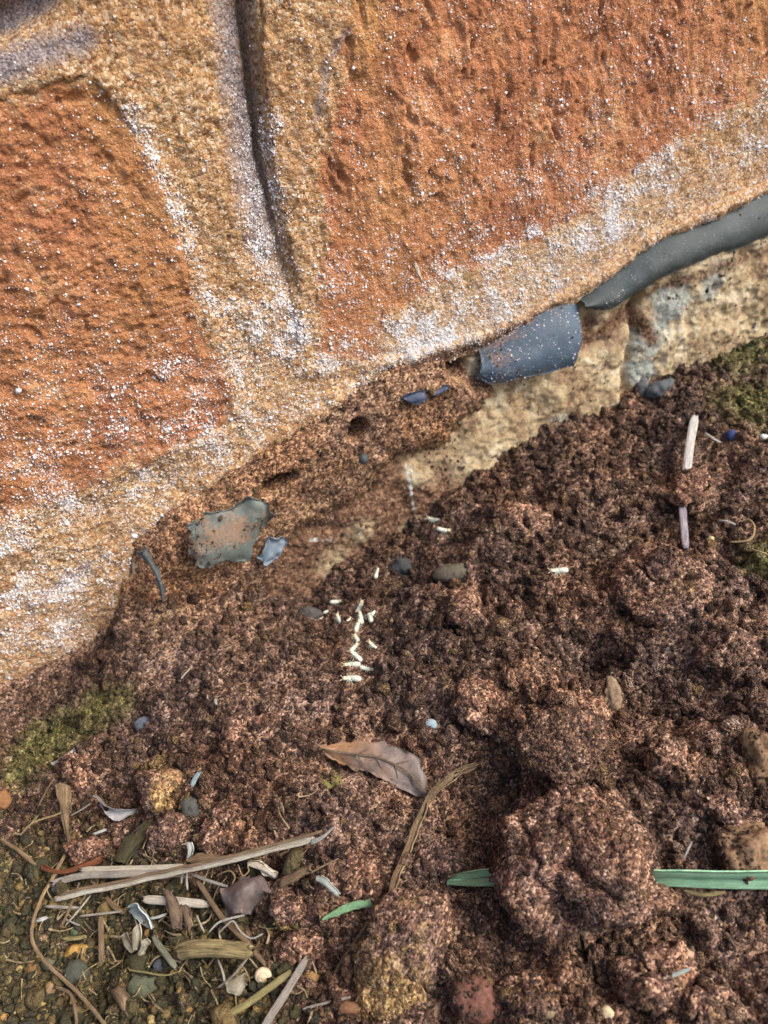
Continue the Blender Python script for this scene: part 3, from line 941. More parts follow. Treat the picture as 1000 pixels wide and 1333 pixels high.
def lift(pts, off):
    """pixel polyline -> 3-D polyline lying on the soil, stiff enough not to follow every bump; a third value overrides the lift in mm"""
    zs = gpts([q[0] for q in pts], [q[1] for q in pts])[:, 2]
    n = len(pts)
    if n > 2:
        x = np.concatenate([[0], np.cumsum([math.hypot(a[0] - b[0], a[1] - b[1]) for a, b in zip(pts[1:], pts[:-1])])])
        deg = 1 if n < 6 else 3 if n < 10 else 4
        fit = np.polyval(np.polyfit(x, zs, deg), x)
        fit = fit + max(0.0, (zs - fit).max() - .0007)
    else:
        fit = zs
    return np.array([planept(q[0], q[1], f + (q[2] * .001 if len(q) > 2 else off)) for q, f in zip(pts, fit)])

def stalk_mesh(C, width, thick, n=40, m=10, seed=0, ridge=.12, taper=(1, 1), frayed=None, curl=0.0):
    """flattened fibrous stalk along C; returns verts, faces, along, across"""
    if frayed is None: frayed = width * .9
    m = m + 6; ridge = ridge + .22
    C = resample(C, n)
    jj = np.linalg.norm(C[-1] - C[0]) * .004
    C = C + jj * np.stack([fbm(C + 1 + seed, .006, 3, 11), fbm(C + 2 + seed, .006, 3, 12), fbm(C + 3, .006, 3, 13) * .4], 1)
    T = np.gradient(C, axis=0); T /= np.linalg.norm(T, axis=1)[:, None]
    up = np.array([0, -.35, 1.0]); up /= np.linalg.norm(up)
    S = np.cross(T, up); S /= np.linalg.norm(S, axis=1)[:, None]
    B = np.cross(S, T)
    L = np.concatenate([[0], np.cumsum(np.linalg.norm(np.diff(C, axis=0), axis=1))])
    ang = np.linspace(0, 2 * np.pi, m, endpoint=False)
    rid = 1 + ridge * vnoise(np.stack([np.cos(ang) * 3 + seed, np.sin(ang) * 3, ang * 0], 1), .55, seed)
    V = []; al = []; ac = []
    wob = vnoise(np.stack([L / .004 + seed * 5, L * 0, L * 0], 1), 1.0, seed + 5)
    for i in range(n):
        t = i / (n - 1)
        w = width * (taper[0] * (1 - t) + taper[1] * t) * (1 + .12 * wob[i]) * (1 - .35 * max(0, 1 - min(t, 1 - t) * n / 2.5))
        th = thick * (taper[0] * (1 - t) + taper[1] * t)
        for k in range(m):
            x = math.cos(ang[k]) * w * .5 * rid[k]; z = math.sin(ang[k]) * th * .5 * rid[k] + curl * (math.cos(ang[k]) ** 2) * w
            sh = 0
            if frayed and i in (0, n - 1):
                sh = frayed * (_f(_h(np.array([k]), np.array([seed]), np.array([i]), 3))[0] - .5) * (1 if i else -1)
            V.append(C[i] + S[i] * x + B[i] * z + T[i] * sh); al.append(L[i]); ac.append(ang[k])
    F = []
    for i in range(n - 1):
        for k in range(m):
            a = i * m + k; b = i * m + (k + 1) % m
            F.append((a, b, b + m, a + m))
    F.append(tuple(range(m))[::-1]); F.append(tuple(range((n - 1) * m, n * m)))
    return np.array(V), F, np.array(al), np.array(ac)

def stalk(name, pts, wpx, mat, label, cat, off=.0006, thick=.45, group=None, parent=None, **kw):
    C = lift(pts, off)
    mid = C[len(C) // 2]
    w = wpx * mpp(mid)
    # stiff things do not follow every bump
    V, F, al, ac = stalk_mesh(C, w, w * thick, **kw)
    if parent is not None:
        o = mk(name, V, F, mat, parent, attrs=dict(along=al, across=ac)); return o
    o = mk(name, V, F, mat, origin=C[len(C) // 2], attrs=dict(along=al, across=ac))
    return tag(o, label, cat, group)

def sheet_mesh(Uc, Lc, n, m, arch, thick, wrinkle=0.0, seed=0, nrm=None, edge=0.0, bend=None):
    """a thin lofted sheet with real thickness between two 3-D edge curves"""
    Uc = resample(Uc, n); Lc = resample(Lc, n)
    t = np.linspace(0, 1, m)
    P = Uc[:, None, :] * (1 - t)[None, :, None] + Lc[:, None, :] * t[None, :, None]
    if nrm is None:
        nn = np.cross(Uc[-1] - Uc[0], Lc[n // 2] - Uc[n // 2]); nn /= np.linalg.norm(nn) + 1e-12
        if nn @ FW > 0: nn = -nn
    else: nn = np.asarray(nrm, float) / np.linalg.norm(nrm)
    P = P + (arch * (1 - (2 * t - 1) ** 2))[None, :, None] * nn
    flat = P.reshape(-1, 3)
    if wrinkle: flat = flat + wrinkle * fbm(flat, .005, 3, seed)[:, None] * nn
    if edge:
        e = np.zeros((n, m)); e[:, 0] = 1; e[:, -1] = 1; e[0] = 1; e[-1] = 1
        j = np.stack([fbm(flat, .0016, 3, seed + 1), fbm(flat, .0016, 3, seed + 2), fbm(flat, .0016, 3, seed + 3)], 1) * edge * 1.3
        flat = flat + j * e.reshape(-1, 1)
    L = np.linalg.norm(flat.reshape(n, m, 3)[:, m // 2] - flat.reshape(n, m, 3)[0, m // 2], axis=1)
    al = np.repeat(L, m); ac = np.tile(t * 6, n)
    top = flat; bot = flat - nn * thick
    V = np.vstack([top, bot]); K = n * m
    F = [tuple(f) for f in grid_faces(n, m)] + [tuple(f[::-1] + K) for f in grid_faces(n, m)]
    rim = [i * m for i in range(n)] + [(n - 1) * m + j for j in range(1, m)] + [i * m + m - 1 for i in range(n - 2, -1, -1)] + [j for j in range(m - 2, 0, -1)]
    for a, b in zip(rim, rim[1:] + rim[:1]): F.append((a, a + K, b + K, b))
    return V, F, np.tile(al, 2), np.tile(ac, 2), nn

def sheet(name, upts, lpts, mat, label, cat, off=.0006, arch=.0005, thick=.00025, n=24, m=12, wrinkle=.0003, edge=.0002, seed=0, group=None, parent=None):
    U_ = lift(upts, off); L_ = lift(lpts, off)
    V, F, al, ac, nn = sheet_mesh(U_, L_, n, m, arch, thick, wrinkle, seed, edge=edge)
    if parent is not None:
        return mk(name, V, F, mat, parent, attrs=dict(along=al, across=ac))
    o = mk(name, V, F, mat, origin=V.mean(0), attrs=dict(along=al, across=ac))
    return tag(o, label, cat, group)

def lump(name, px, py, rx, ry, mat, label, cat, sub=5, depth=.8, sink=.3, rough=.16, grain=.0009, gsize=.0022, outline=None, seed=1, rot=0.0,
         pits=(), ochre=None, cuts=0, group=None, fine=True, wall_y=None, flat=None):
    """clod or stone: radius read in pixels across (rx) and up (ry) the view, depth as a fraction of their mean"""
    V, F = ICO[sub]
    if wall_y is None: P = gpt(px, py, 0.0)
    else: P = wallpt(px, py, wall_y)
    s = mpp(P)
    rb = depth * .5 * (rx + ry) * s
    c = P - FW * 0 - np.array([0, 0, 1]) * 0
    if wall_y is None: c = P + (-FW) * (rb * (1 - 2 * sink)) * .5
    A = rx * s; Bq = ry * s
    a = np.radians(rot)
    X = V[:, 0]; Y = V[:, 1]; Z = V[:, 2]
    if outline:
        ol = np.array(outline, float) - [px, py]
        th = np.arctan2(-ol[:, 1], ol[:, 0]); rr = np.hypot(ol[:, 0], ol[:, 1]) * s
        o_ = np.argsort(th); th = th[o_]; rr = rr[o_]
        th = np.concatenate([th - 2 * np.pi, th, th + 2 * np.pi]); rr = np.tile(rr, 3)
        phi = np.arctan2(Y, X); R_ = np.interp(phi, th, rr)
        x = X * R_; y = Y * R_
    else:
        x = X * A; y = Y * Bq
        x, y = x * math.cos(a) - y * math.sin(a), x * math.sin(a) + y * math.cos(a)
    Q = x[:, None] * RT + y[:, None] * UP + (Z * rb)[:, None] * (-FW)
    rg = np.random.default_rng(seed + 500)
    for _ in range(cuts):
        nn = rg.normal(size=3); nn /= np.linalg.norm(nn)
        if nn @ FW > 0: nn = -nn
        pr = Q @ nn
        Q = Q - nn * (np.clip(pr - pr.max() * rg.uniform(.55, .8), 0, None) * .8)[:, None]
    dirn = Q / (np.linalg.norm(Q, axis=1)[:, None] + 1e-9)
    rad = np.linalg.norm(Q, axis=1)
    mean = .5 * (A + Bq)
    Qs = Q + seed * .137
    k = rough * mean * fbm(Qs, mean * .9, 4, seed)
    if grain:
        q2 = Qs + .0005 * np.stack([vnoise(Qs, .002, 141), vnoise(Qs, .002, 142), vnoise(Qs, .002, 143)], 1)
        k = k + grain * (granules(q2, gsize, seed + 1) - .5)
        if fine: k = k + grain * .6 * (granules(q2, gsize * .45, seed + 2) - .5) + grain * .25 * (granules(q2, gsize * .25, seed + 3) - .4)
    if cuts: k = k - .0022 * sstep(.10, .0, np.abs(fbm(Qs, mean * 1.0, 3, seed + 60))) * sstep(-.1, .4, fbm(Qs, mean * 1.2, 2, seed + 61))
    for a_, b_, r_, dp in pits:
        u = (x - (a_ - px) * s); v = (y + (b_ - py) * s)
        k = k - dp * np.exp(-((u * u + v * v) / (r_ * s) ** 2) ** 1.5) * (Z > 0)
    Q = Q + dirn * k[:, None]
    at = dict(moss=np.zeros(len(Q)), ochre=np.full(len(Q), .05))
    if ochre is not None:
        oc = np.full(len(Q), ochre[-1] if isinstance(ochre[-1], float) else .05)
        for e in ochre:
            if isinstance(e, float): continue
            a_, b_, r_, k_ = e
            u = (x - (a_ - px) * s); v = (y + (b_ - py) * s)
            oc = np.maximum(oc, k_ * np.exp(-(u * u + v * v) / (r_ * s) ** 2))
        at['ochre'] = oc
    base = np.array([c[0], c[1], (c + Q)[:, 2].min()])
    o = mk(name, Q + c, F, mat, origin=base, attrs=at)
    return tag(o, label, cat, group)

# ------------------------------------------------------------------ torn plastic sheet (damp course)
M_PL1 = plastic_mat('grey_plastic', (.048, .060, .060), .8, .55)
M_PL2 = plastic_mat('blue_grey_plastic', (.05, .075, .105), .45, .5)
M_PL3 = plastic_mat('murky_plastic', (.11, .13, .115), .7, .42)
M_PL4 = plastic_mat('blue_plastic', (.045, .06, .10), 1.0, .55)

def wl(pts, y):
    return np.array([wallpt(q[0], q[1], (-q[2] * .001 if len(q) > 2 else y)) for q in pts])

def wall_sheet(name, U_, L_, mat, label, cat, arch, n=60, m=16, thick=.0004, wrinkle=.0003, seed=0, nrm=(0, -1, -.1), dust=None, edge=.00015, poly=None):
    V, F, al, ac, nn = sheet_mesh(U_, L_, n, m, arch, thick, wrinkle, seed, nrm=nrm, edge=edge)
    du = np.full(len(V), .3) if dust is None else dust(V)
    o = mk(name, V, F, mat, origin=V.mean(0), attrs=dict(dust=du, along=al, across=ac))
    return tag(o, label, cat), V

o_lip, VPA = wall_sheet('plastic_sheet', wl([(752, 388, .6), (800, 352, .6), (860, 310, .6), (930, 280, .6), (1000, 246, .6), (1060, 212, .6)], 0),
           wl([(758, 399, 3.0), (792, 404, 3.2), (832, 379, 3.4), (872, 357, 3.4), (930, 334, 3.4), (980, 316, 3.4), (1060, 280, 3.4)], 0),
           M_PL1, 'long rolled lip of dull grey plastic sheet running under the brick to the right edge', 'plastic sheet', .0022, n=90, seed=3,
           dust=lambda V: .25 + .2 * fbm(V, .004, 3, 4))
o2, VPB = wall_sheet('plastic_flap', wl([(622, 452, .2), (660, 428, .6), (700, 404, .8), (735, 392, .8), (752, 394, .8)], 0),
           wl([(618, 492, 3.5), (642, 500, 5), (672, 493, 6), (712, 486, 6.2), (746, 477, 6.2)], 0),
           M_PL2, 'blue grey bulging plastic flap speckled with white grains, below the salty mortar', 'plastic flap', .0024, n=50, m=30, seed=5,
           dust=lambda V: .18 + .38 * sstep(.010, -.006, V[:, 0] - wallpt(655, 450)[0]) + .25 * sstep(-.002, .003, V[:, 2] - wallpt(690, 425)[2]) + .3 * fbm(V, .003, 3, 6))
o3, VPC = wall_sheet('plastic_scrap', wl([(243, 690, 7), (262, 672, 6.5), (290, 664, 6.3), (312, 658, 6), (326, 648, 6), (346, 654, 6.5)], 0),
           wl([(244, 704, 8), (254, 728, 9), (270, 740, 9.5), (292, 733, 9), (316, 732, 8.6), (336, 700, 7.6), (354, 672, 7)], 0),
           M_PL3, 'torn murky grey green plastic scrap half buried in the mud at left', 'plastic scrap', .0010, n=40, m=26, seed=8, edge=.0006, wrinkle=.0006,
           dust=lambda V: .38 + .55 * np.exp(-((V[:, 0] - wallpt(288, 696, -.008)[0]) / .006) ** 2 - ((V[:, 2] - wallpt(288, 696, -.008)[2]) / .0035) ** 2) + .25 * fbm(V, .003, 3, 6))
wall_sheet('plastic_shred', wl([(526, 517, 4.6), (540, 511, 4.8), (554, 509, 4.6)], 0), wl([(534, 527, 5.4), (546, 525, 5.6), (557, 519, 5.4)], 0), M_PL4,
           'small blue shred of plastic in the packed mud left of the dark hollow', 'plastic shred', .0006, n=16, m=8, seed=9, edge=.0004)
wall_sheet('plastic_shred', wl([(562, 511, 4.4), (574, 505, 4.4), (582, 501, 4.4)], 0), wl([(562, 517, 4.8), (572, 514, 4.8), (583, 507, 4.8)], 0), M_PL4,
           'tiny dark blue plastic shred nearest the dark hollow under the mortar', 'plastic shred', .0005, n=12, m=6, seed=10, edge=.0004)
wall_sheet('plastic_strip', wl([(178, 716, 5.5), (192, 735, 7), (204, 756, 9), (208, 776, 10)], 0), wl([(192, 712, 5.5), (202, 733, 7), (212, 756, 9), (215, 780, 10)], 0), plastic_mat('dirty_plastic', (.06, .065, .065), 1.0, .6),
           'narrow curled grey plastic strip poking from the mud below the left brick', 'plastic strip', .0008, n=20, m=8, seed=11, edge=.0004)
wall_sheet('plastic_film', wl([(338, 726, 8), (350, 712, 8), (362, 706, 8), (372, 704, 8)], 0), wl([(346, 734, 9), (358, 728, 9), (368, 722, 9), (374, 714, 8.5)], 0),
           plastic_mat('pale_film', (.15, .185, .22), 1.0, .4), 'crumpled pale blue film scrap beside the murky plastic', 'film scrap', .0009, n=20, m=10, seed=12, wrinkle=.0012, edge=.0006)
lump('plastic_bead', 473, 598 - 0, 6, 7, M_PL1, 'small grey plastic nub set in the mud below the little hole', 'plastic nub', sub=3, grain=.0002, wall_y=-.0085)

# ------------------------------------------------------------------ clods and stones
C_RED = 'clod'
def clod(*a, **k):
    k['rough'] = k.get('rough', .2) * 1.25
    k['cuts'] = k.get('cuts', 5)
    o = lump('soil_clod', a[0], a[1], a[2], a[3], k.pop('mat', M_CLOD), a[4], 'clod', **k)
    me = o.data; n = len(me.vertices)
    co = np.empty(n * 3, np.float32); me.vertices.foreach_get('co', co); co = co.reshape(-1, 3)
    no = np.empty(n * 3, np.float32); me.vertices.foreach_get('normal', no); no = no.reshape(-1, 3)
    oc = np.empty(n, np.float32); me.attributes['ochre'].data.foreach_get('value', oc)
    area = sum(p.area for p in me.polygons)
    cnt = int(min(n * .9, area * 2.2e6))
    i = RNG.choice(n, cnt, replace=False)
    i = i[(no[i] @ -FW) > -.4]
    if 'pits' in k:
        wx, wy = project(co[i] + np.array(o.location))
        for a_, b_, r_, d_ in k['pits']: 
            m_ = (wx - a_) ** 2 + (wy - b_) ** 2 > (r_ * 1.0) ** 2
            i, wx, wy = i[m_], wx[m_], wy[m_]
    sz = .00018 * np.exp(RNG.normal(0, .55, len(i)))
    g = scatter('clod_grains', co[i] - no[i] * (sz * .15)[:, None], sz, CRUMBS, 8,
                dict(tint=np.clip(RNG.normal(.54, .25, len(i)), 0, 1), moss=np.zeros(len(i)), ochre=np.clip(oc[i] + (RNG.random(len(i)) > .93) * .5, 0, 1)))
    g.parent = o; g['kind'] = 'stuff'
    return o

clod(752, 1128, 110, 112, 'largest red clod with a dark pit, lying across the green grass blade', sub=6, depth=.9, sink=.27, rough=.10, grain=.0011, gsize=.0022, seed=2,
     outline=[(692, 1045), (722, 1018), (765, 1008), (812, 1012), (828, 1050), (832, 1090), (842, 1125), (872, 1150), (868, 1200), (845, 1235), (800, 1238), (760, 1245), (715, 1240), (676, 1192), (640, 1165), (636, 1132), (655, 1112), (654, 1075)],
     pits=[(702, 1152, 22, .012), (835, 1125, 12, .004), (800, 1130, 10, .002), (690, 1100, 10, .0012)])
clod(738, 975, 62, 44, 'dark brown clod resting against the top of the largest clod', sub=5, depth=.8, seed=3, rough=.2, mat=soil_mat('dark_clod', dark=.1))
clod(852, 762, 66, 62, 'rounded red clod with an ochre patch in the right part of the soil', sub=6, depth=1.0, sink=.08, seed=4, rough=.13, grain=.0009, gsize=.0019,
     ochre=[(868, 752, 30, .55), .06])
clod(518, 1246, 62, 76, 'yellow ochre clod beside the lower end of the curled dry blade', sub=6, depth=.75, sink=.35, seed=5, rough=.12, grain=.0008, gsize=.0017,
     outline=[(462, 1300), (470, 1262), (484, 1215), (512, 1172), (552, 1160), (588, 1172), (586, 1215), (572, 1262), (548, 1308), (510, 1330), (472, 1325)],
     ochre=[(510, 1270, 70, .85), (545, 1200, 40, .5), .3])
clod(212, 1028, 48, 26, 'low ochre clod with a yellow crust above the pale straws', sub=5, depth=.9, seed=6, rough=.2, ochre=[(225, 1025, 34, .85), .3])
clod(222, 1096, 28, 34, 'upright red clod just above the paler of the two long straws', sub=5, seed=7, rough=.2)
clod(298, 1086, 42, 36, 'round red clod above the middle of the long straw', sub=5, seed=8, rough=.2)
clod(382, 1186, 30, 34, 'red clod with ochre lower half beside the purple grey leaf', sub=5, seed=9, rough=.22, ochre=[(372, 1205, 20, .85), .2], rot=25)
clod(390, 1238, 40, 28, 'dark red clod above the grey straw end at the bottom', sub=5, seed=10, rough=.25)
clod(104, 1006, 34, 30, 'flat brown red clod beside the dangling dry leaf strip', sub=5, seed=11, rough=.22, rot=-20)
clod(112, 1112, 30, 20, 'small crumbly red clod below the silvery leaf', sub=4, seed=12, rough=.3)
clod(165, 1080, 24, 18, 'small red clod between silvery leaf and olive strip', sub=4, seed=13, rough=.3)
clod(885, 1005, 46, 36, 'wide crumbly red clod right above the largest clod', sub=5, seed=14, rough=.28)
clod(945, 850, 42, 34, 'broad brown clod near the right edge below the ochre patched clod', sub=5, seed=15, rough=.3)
clod(936, 1056, 34, 22, 'dark red clod capping the tan stone', sub=5, seed=16, rough=.26)
clod(560, 1130, 42, 30, 'red clod beside the curled dry blade and left green blade end', sub=5, seed=17, rough=.25)
clod(470, 1140, 34, 26, 'brown red clod left of the curled dry blade', sub=5, seed=18, rough=.28)
clod(478, 1165, 26, 20, 'red clod covering the root of the green blade tip', sub=4, seed=19, rough=.25)
clod(860, 1275, 60, 38, 'wide dark red clod under the largest clod at the bottom', sub=5, seed=20, rough=.3)
clod(925, 1310, 32, 26, 'ochre flecked clod at the bottom edge right of centre', sub=5, seed=21, rough=.26, ochre=[(925, 1305, 20, .5), .1])
clod(690, 1290, 46, 26, 'dark crumbly clod at the bottom right of the red pebble', sub=5, seed=22, rough=.3, mat=bpy.data.materials['dark_clod'])
clod(640, 930, 50, 36, 'low brown clod right of the pale blue chip', sub=5, seed=23, rough=.3, sink=.55)
clod(330, 960, 44, 30, 'low red clod left of the brown leaf tip', sub=5, seed=24, rough=.3, sink=.55)
clod(680, 680, 46, 24, 'low brown clod of soil near the concrete foot', sub=5, seed=25, rough=.3, sink=.5)
clod(890, 645, 36, 30, 'pinkish brown clod at the foot of the white stick', sub=5, seed=26, rough=.28)
clod(520, 1010, 0.1 + 24, 18, 'small round clod tucked against the brown leaf edge', sub=4, seed=27, rough=.25, sink=.5) if False else None
clod(430, 1022, 16, 18, 'tiny moss green clod below the brown leaf', sub=4, seed=28, rough=.2, mat=stone_mat('mossy_clod', (.16, .14, .045), .5))
clod(330, 1095 + 28, 20, 12, 'little red clod under the upper side of the long straw', sub=4, seed=29, rough=.3) if False else None
clod(600, 800, 46, 30, 'brown clod right of the cluster of white termites', sub=5, seed=30, rough=.3, sink=.5)
clod(975, 925, 34, 24, 'dark clod at the right edge above the tan stone', sub=5, seed=31, rough=.3, mat=bpy.data.materials['dark_clod'])

def dusted(o, n, up):
    me = o.data; co = np.empty(len(me.vertices) * 3, np.float32); me.vertices.foreach_get('co', co); co = co.reshape(-1, 3)
    pr = np.clip(.15 + up * (co @ UP) / (np.abs(co @ UP).max()), .02, 1) * sstep(-.3, .4, fbm(co, .004, 3, 5)); pr /= pr.sum()
    i = RNG.choice(len(co), n, replace=False, p=pr); sz = .00018 * np.exp(RNG.normal(0, .5, n))
    g = scatter('soil_specks', co[i], sz, CRUMBS, 8, dict(tint=np.clip(RNG.normal(.43, .24, n), 0, 1), moss=np.zeros(n), ochre=(RNG.random(n) > .9) * .5))
    g.parent = o; g['kind'] = 'stuff'
    return o

def stone(px, py, rx, ry, col, label, **k):
    k['rough'] = k.get('rough', .22)
    m = k.pop('mat', None) or stone_mat('stone_' + label.split()[0], col, k.pop('var', .3))
    return lump('stone', px, py, rx, ry, m, label, k.pop('cat', 'stone'), sub=k.pop('sub', 4), grain=k.pop('grain', .00015), rough=k.pop('rough', .14), fine=False, **k)

dusted(stone(958, 1108, 42, 38, (.25, .155, .085), 'tan weathered stone above the right end of the green blade', sub=5, seed=40, sink=.05, grain=.0010, rough=.2, var=.6, cuts=5,
      outline=[(918, 1092), (940, 1068), (985, 1062), (1004, 1085), (996, 1115), (970, 1140), (950, 1142), (928, 1125)]), 380, 1.2)
dusted(stone(982, 985, 26, 32, (.20, .12, .065), 'brown angular stone at the right edge above the tan stone', sub=5, seed=41, rough=.4, grain=.0005, var=.5, sink=.1, cuts=4), 260, .3)
stone(796, 906, 15, 24, (.23, .16, .10), 'pale tan flake of stone standing above the dark brown clod', seed=42, rough=.4, grain=.0004, var=.5, depth=.5)
dusted(stone(622, 1302, 34, 32, (.15, .066, .046), 'smooth red brown stone at the bottom centre', sub=5, seed=43, grain=.0005, rough=.22, var=.5), 350, .3)
stone(592, 746, 28, 12, (.10, .085, .06), 'long dark grey stone right of the cluster of termites', seed=44, rot=8)
stone(526, 740, 16, 14, (.055, .055, .055), 'round dark stone at the foot of the concrete above the termites', seed=45)
stone(404, 800, 16, 10, (.075, .065, .06), 'smooth dark stone left of the termites', seed=46)
stone(248, 1052, 13, 16, (.07, .07, .06), 'dark grey stone between the ochre clod and round red clod', seed=47)
stone(190, 944, 14, 10, (.10, .11, .13), 'slate grey chip lying on the mossy soil at left', seed=48, depth=.35)
stone(3, 1043, 12, 14, (.22, .105, .045), 'orange brown stone at the left edge', seed=49)
stone(105, 1272, 15, 26, (.055, .058, .042), 'dark olive oblong stone inside the curve of the thin stem', seed=50, rot=28)
stone(188, 1286, 24, 17, (.085, .09, .055), 'flat olive grey stone below the pale husk', seed=51, rot=20, depth=.5)
stone(45, 1262, 9, 11, (.18, .09, .035), 'brown round pebble left of the thin curved stem', cat='pebble', seed=52, sub=3)
stone(65, 1255, 10, 9, (.10, .10, .055), 'olive green pebble just right of the thin curved stem', cat='pebble', seed=53, sub=3)
stone(103, 1237, 18, 9, (.38, .22, .06), 'knobbly ochre pebble right of the thin curved stem', cat='pebble', seed=54, rough=.35, rot=20)
stone(54, 1304, 7, 6, (.42, .29, .08), 'bright yellow pebble near the bottom left', cat='pebble', seed=55, sub=3)
stone(34, 1329, 7, 7, (.62, .48, .16), 'cream yellow pebble at the bottom left edge', cat='pebble', seed=56, sub=3)
stone(6, 1326, 8, 8, (.40, .22, .08), 'tan pebble in the bottom left corner', cat='pebble', seed=57, sub=3)
stone(67, 1287, 7, 9, (.26, .17, .085), 'small tan pebble left of the dark olive stone', cat='pebble', seed=58, sub=3)
stone(97, 1212, 7, 8, (.085, .11, .06), 'dark green pebble under the two long straws', cat='pebble', seed=59, sub=3)
stone(405, 1273, 9, 9, (.27, .155, .06), 'orange pebble right of the grey straw end', cat='pebble', seed=60, sub=3)
stone(452, 1315, 16, 14, (.17, .085, .045), 'rust brown pebble by the thin straw at the bottom', cat='pebble', seed=61)
stone(330, 1285, 7, 6, (.55, .42, .20), 'cream pebble just below the snail shell', cat='pebble', seed=62, sub=3)
stone(200, 1311, 7, 7, (.25, .135, .055), 'orange brown pebble below the flat olive stone', cat='pebble', seed=63, sub=3)
stone(76, 1157, 9, 6, (.33, .37, .36), 'pale bluish pebble between the left ends of the long straws', cat='pebble', seed=64, sub=3)
stone(193, 1214, 6, 6, (.45, .26, .10), 'small orange pebble right of the pale husk', cat='pebble', seed=65, sub=3)
stone(207, 1256, 8, 9, (.06, .065, .075), 'slate coloured pebble beside the mossy twig', cat='pebble', seed=66, sub=3)
stone(178, 1270, 8, 6, (.36, .23, .17), 'pinkish pebble above the flat olive stone', cat='pebble', seed=67, sub=3)
stone(573, 1278, 7, 9, (.30, .24, .10), 'yellowish grain at the edge of the ochre clod', cat='pebble', seed=68, sub=3)
stone(790, 1318, 9, 10, (.52, .42, .26), 'cream chip at the bottom below the largest clod', cat='pebble', seed=69, sub=3)
stone(716, 1314, 13, 10, (.24, .18, .10), 'tan grain right of the red stone at the bottom', cat='pebble', seed=70, sub=3)
stone(952, 567, 8, 8, (.03, .045, .13), 'shiny dark blue bead on the mossy soil at upper right', cat='bead', seed=71, sub=3, rough=.08)
stone(994, 570, 6, 5, (.55, .58, .52), 'white grain beside the dark blue bead', cat='pebble', seed=72, sub=3)
stone(926, 704, 6, 6, (.60, .52, .26), 'pale yellow grain left of the fine root loop', cat='pebble', seed=73, sub=3)
stone(562, 943, 9, 6, (.30, .38, .42), 'pale blue chip above the brown leaf', cat='chip', seed=74, sub=3, rot=-25)
stone(835, 508, 11, 17, (.12, .12, .12), 'dark grey nub wedged in the break of the concrete edge', seed=75)
stone(858, 506, 20, 10, (.085, .095, .10), 'dark slate sliver at the lower corner of the concrete', seed=76, rot=28)

# ------------------------------------------------------------------ leaves, straws, twigs and roots
M_STR1 = straw_mat('pale_straw', (.46, .35, .22), (.90, .84, .70), 10)
M_STR2 = straw_mat('brown_straw', (.11, .06, .03), (.46, .32, .19), 14)
M_STR3 = straw_mat('grey_straw', (.18, .14, .11), (.70, .63, .54), 16)
M_STR4 = straw_mat('yellow_straw', (.26, .20, .07), (.50, .43, .20))
M_STEM = straw_mat('wiry_stem', (.20, .12, .06), (.46, .33, .19), 4)
M_BARK = straw_mat('bark', (.05, .03, .02), (.34, .24, .16), 4)
M_BARKY = straw_mat('fibrous_bark', (.05, .032, .015), (.46, .36, .17), 5)
M_RUST = straw_mat('rust_bark', (.14, .045, .02), (.32, .12, .055), 6)
M_ROOT = straw_mat('fine_root', (.28, .18, .08), (.56, .42, .22), 3)
M_WROOT = straw_mat('white_root', (.45, .42, .36), (.72, .69, .62), 5, spots=.1)
M_WHITE = straw_mat('white_stick', (.36, .33, .29), (.70, .68, .63), 7)
M_PURP = straw_mat('purple_stick', (.16, .13, .15), (.42, .38, .41), 6)
M_OLIVE = straw_mat('olive_leaf', (.045, .042, .02), (.15, .13, .06), 8)
M_DRY = straw_mat('dry_leaf', (.07, .04, .022), (.40, .28, .16), 4)
M_LEAF = leaf_mat('brown_leaf', (.065, .046, .038), (.24, .19, .165), rust=(.28, .14, .055))
M_LEAF2 = leaf_mat('purple_leaf', (.06, .042, .038), (.16, .12, .105))
M_SILV = leaf_mat('silver_leaf', (.14, .12, .11), (.44, .42, .40))
M_HUSK = straw_mat('pale_husk', (.30, .24, .13), (.66, .60, .46), 6)
M_GREEN = straw_mat('green_blade', (.22, .48, .28), (.44, .72, .47), 5, .5, 0.05)
M_CHIPW = straw_mat('white_chip', (.50, .50, .45), (.76, .77, .72), 5, spots=.08)
M_GRCHIP = straw_mat('greyish_chip', (.30, .34, .30), (.60, .65, .60), 5, spots=.1)

# the brown leaf
lf = empty('fallen_leaf', gpt(490, 1000, .001), 'dry brown pointed leaf lying on the red soil, orange near its tip', 'leaf')
LU = [(416, 973, 2.2), (440, 969, 2.6), (470, 966, 3.2), (500, 966, 3.4), (524, 976, 3.2), (544, 988, 2.8), (554, 1012, 2.0), (559, 1036, 1.0)]
LL = [(416, 974, 2.2), (436, 989, 1.8), (458, 999, 1.6), (480, 1005, 1.4), (502, 1014, 1.2), (522, 1026, 1.0), (544, 1038, .8), (557, 1040, .6)]
sheet('blade', LU, LL, M_LEAF, None, None, n=40, m=18, arch=.0006, thick=.0002, wrinkle=.0006, edge=.0004, seed=21, parent=lf)
MID = [((a[0] + b[0]) / 2, (a[1] + b[1]) / 2, (a[2] + b[2]) / 2 + 1.0) for a, b in zip(LU, LL)]
stalk('midrib', MID, 3.2, straw_mat('leaf_vein', (.16, .11, .07), (.30, .22, .15)), None, None, n=30, m=6, taper=(.6, 1), parent=lf)
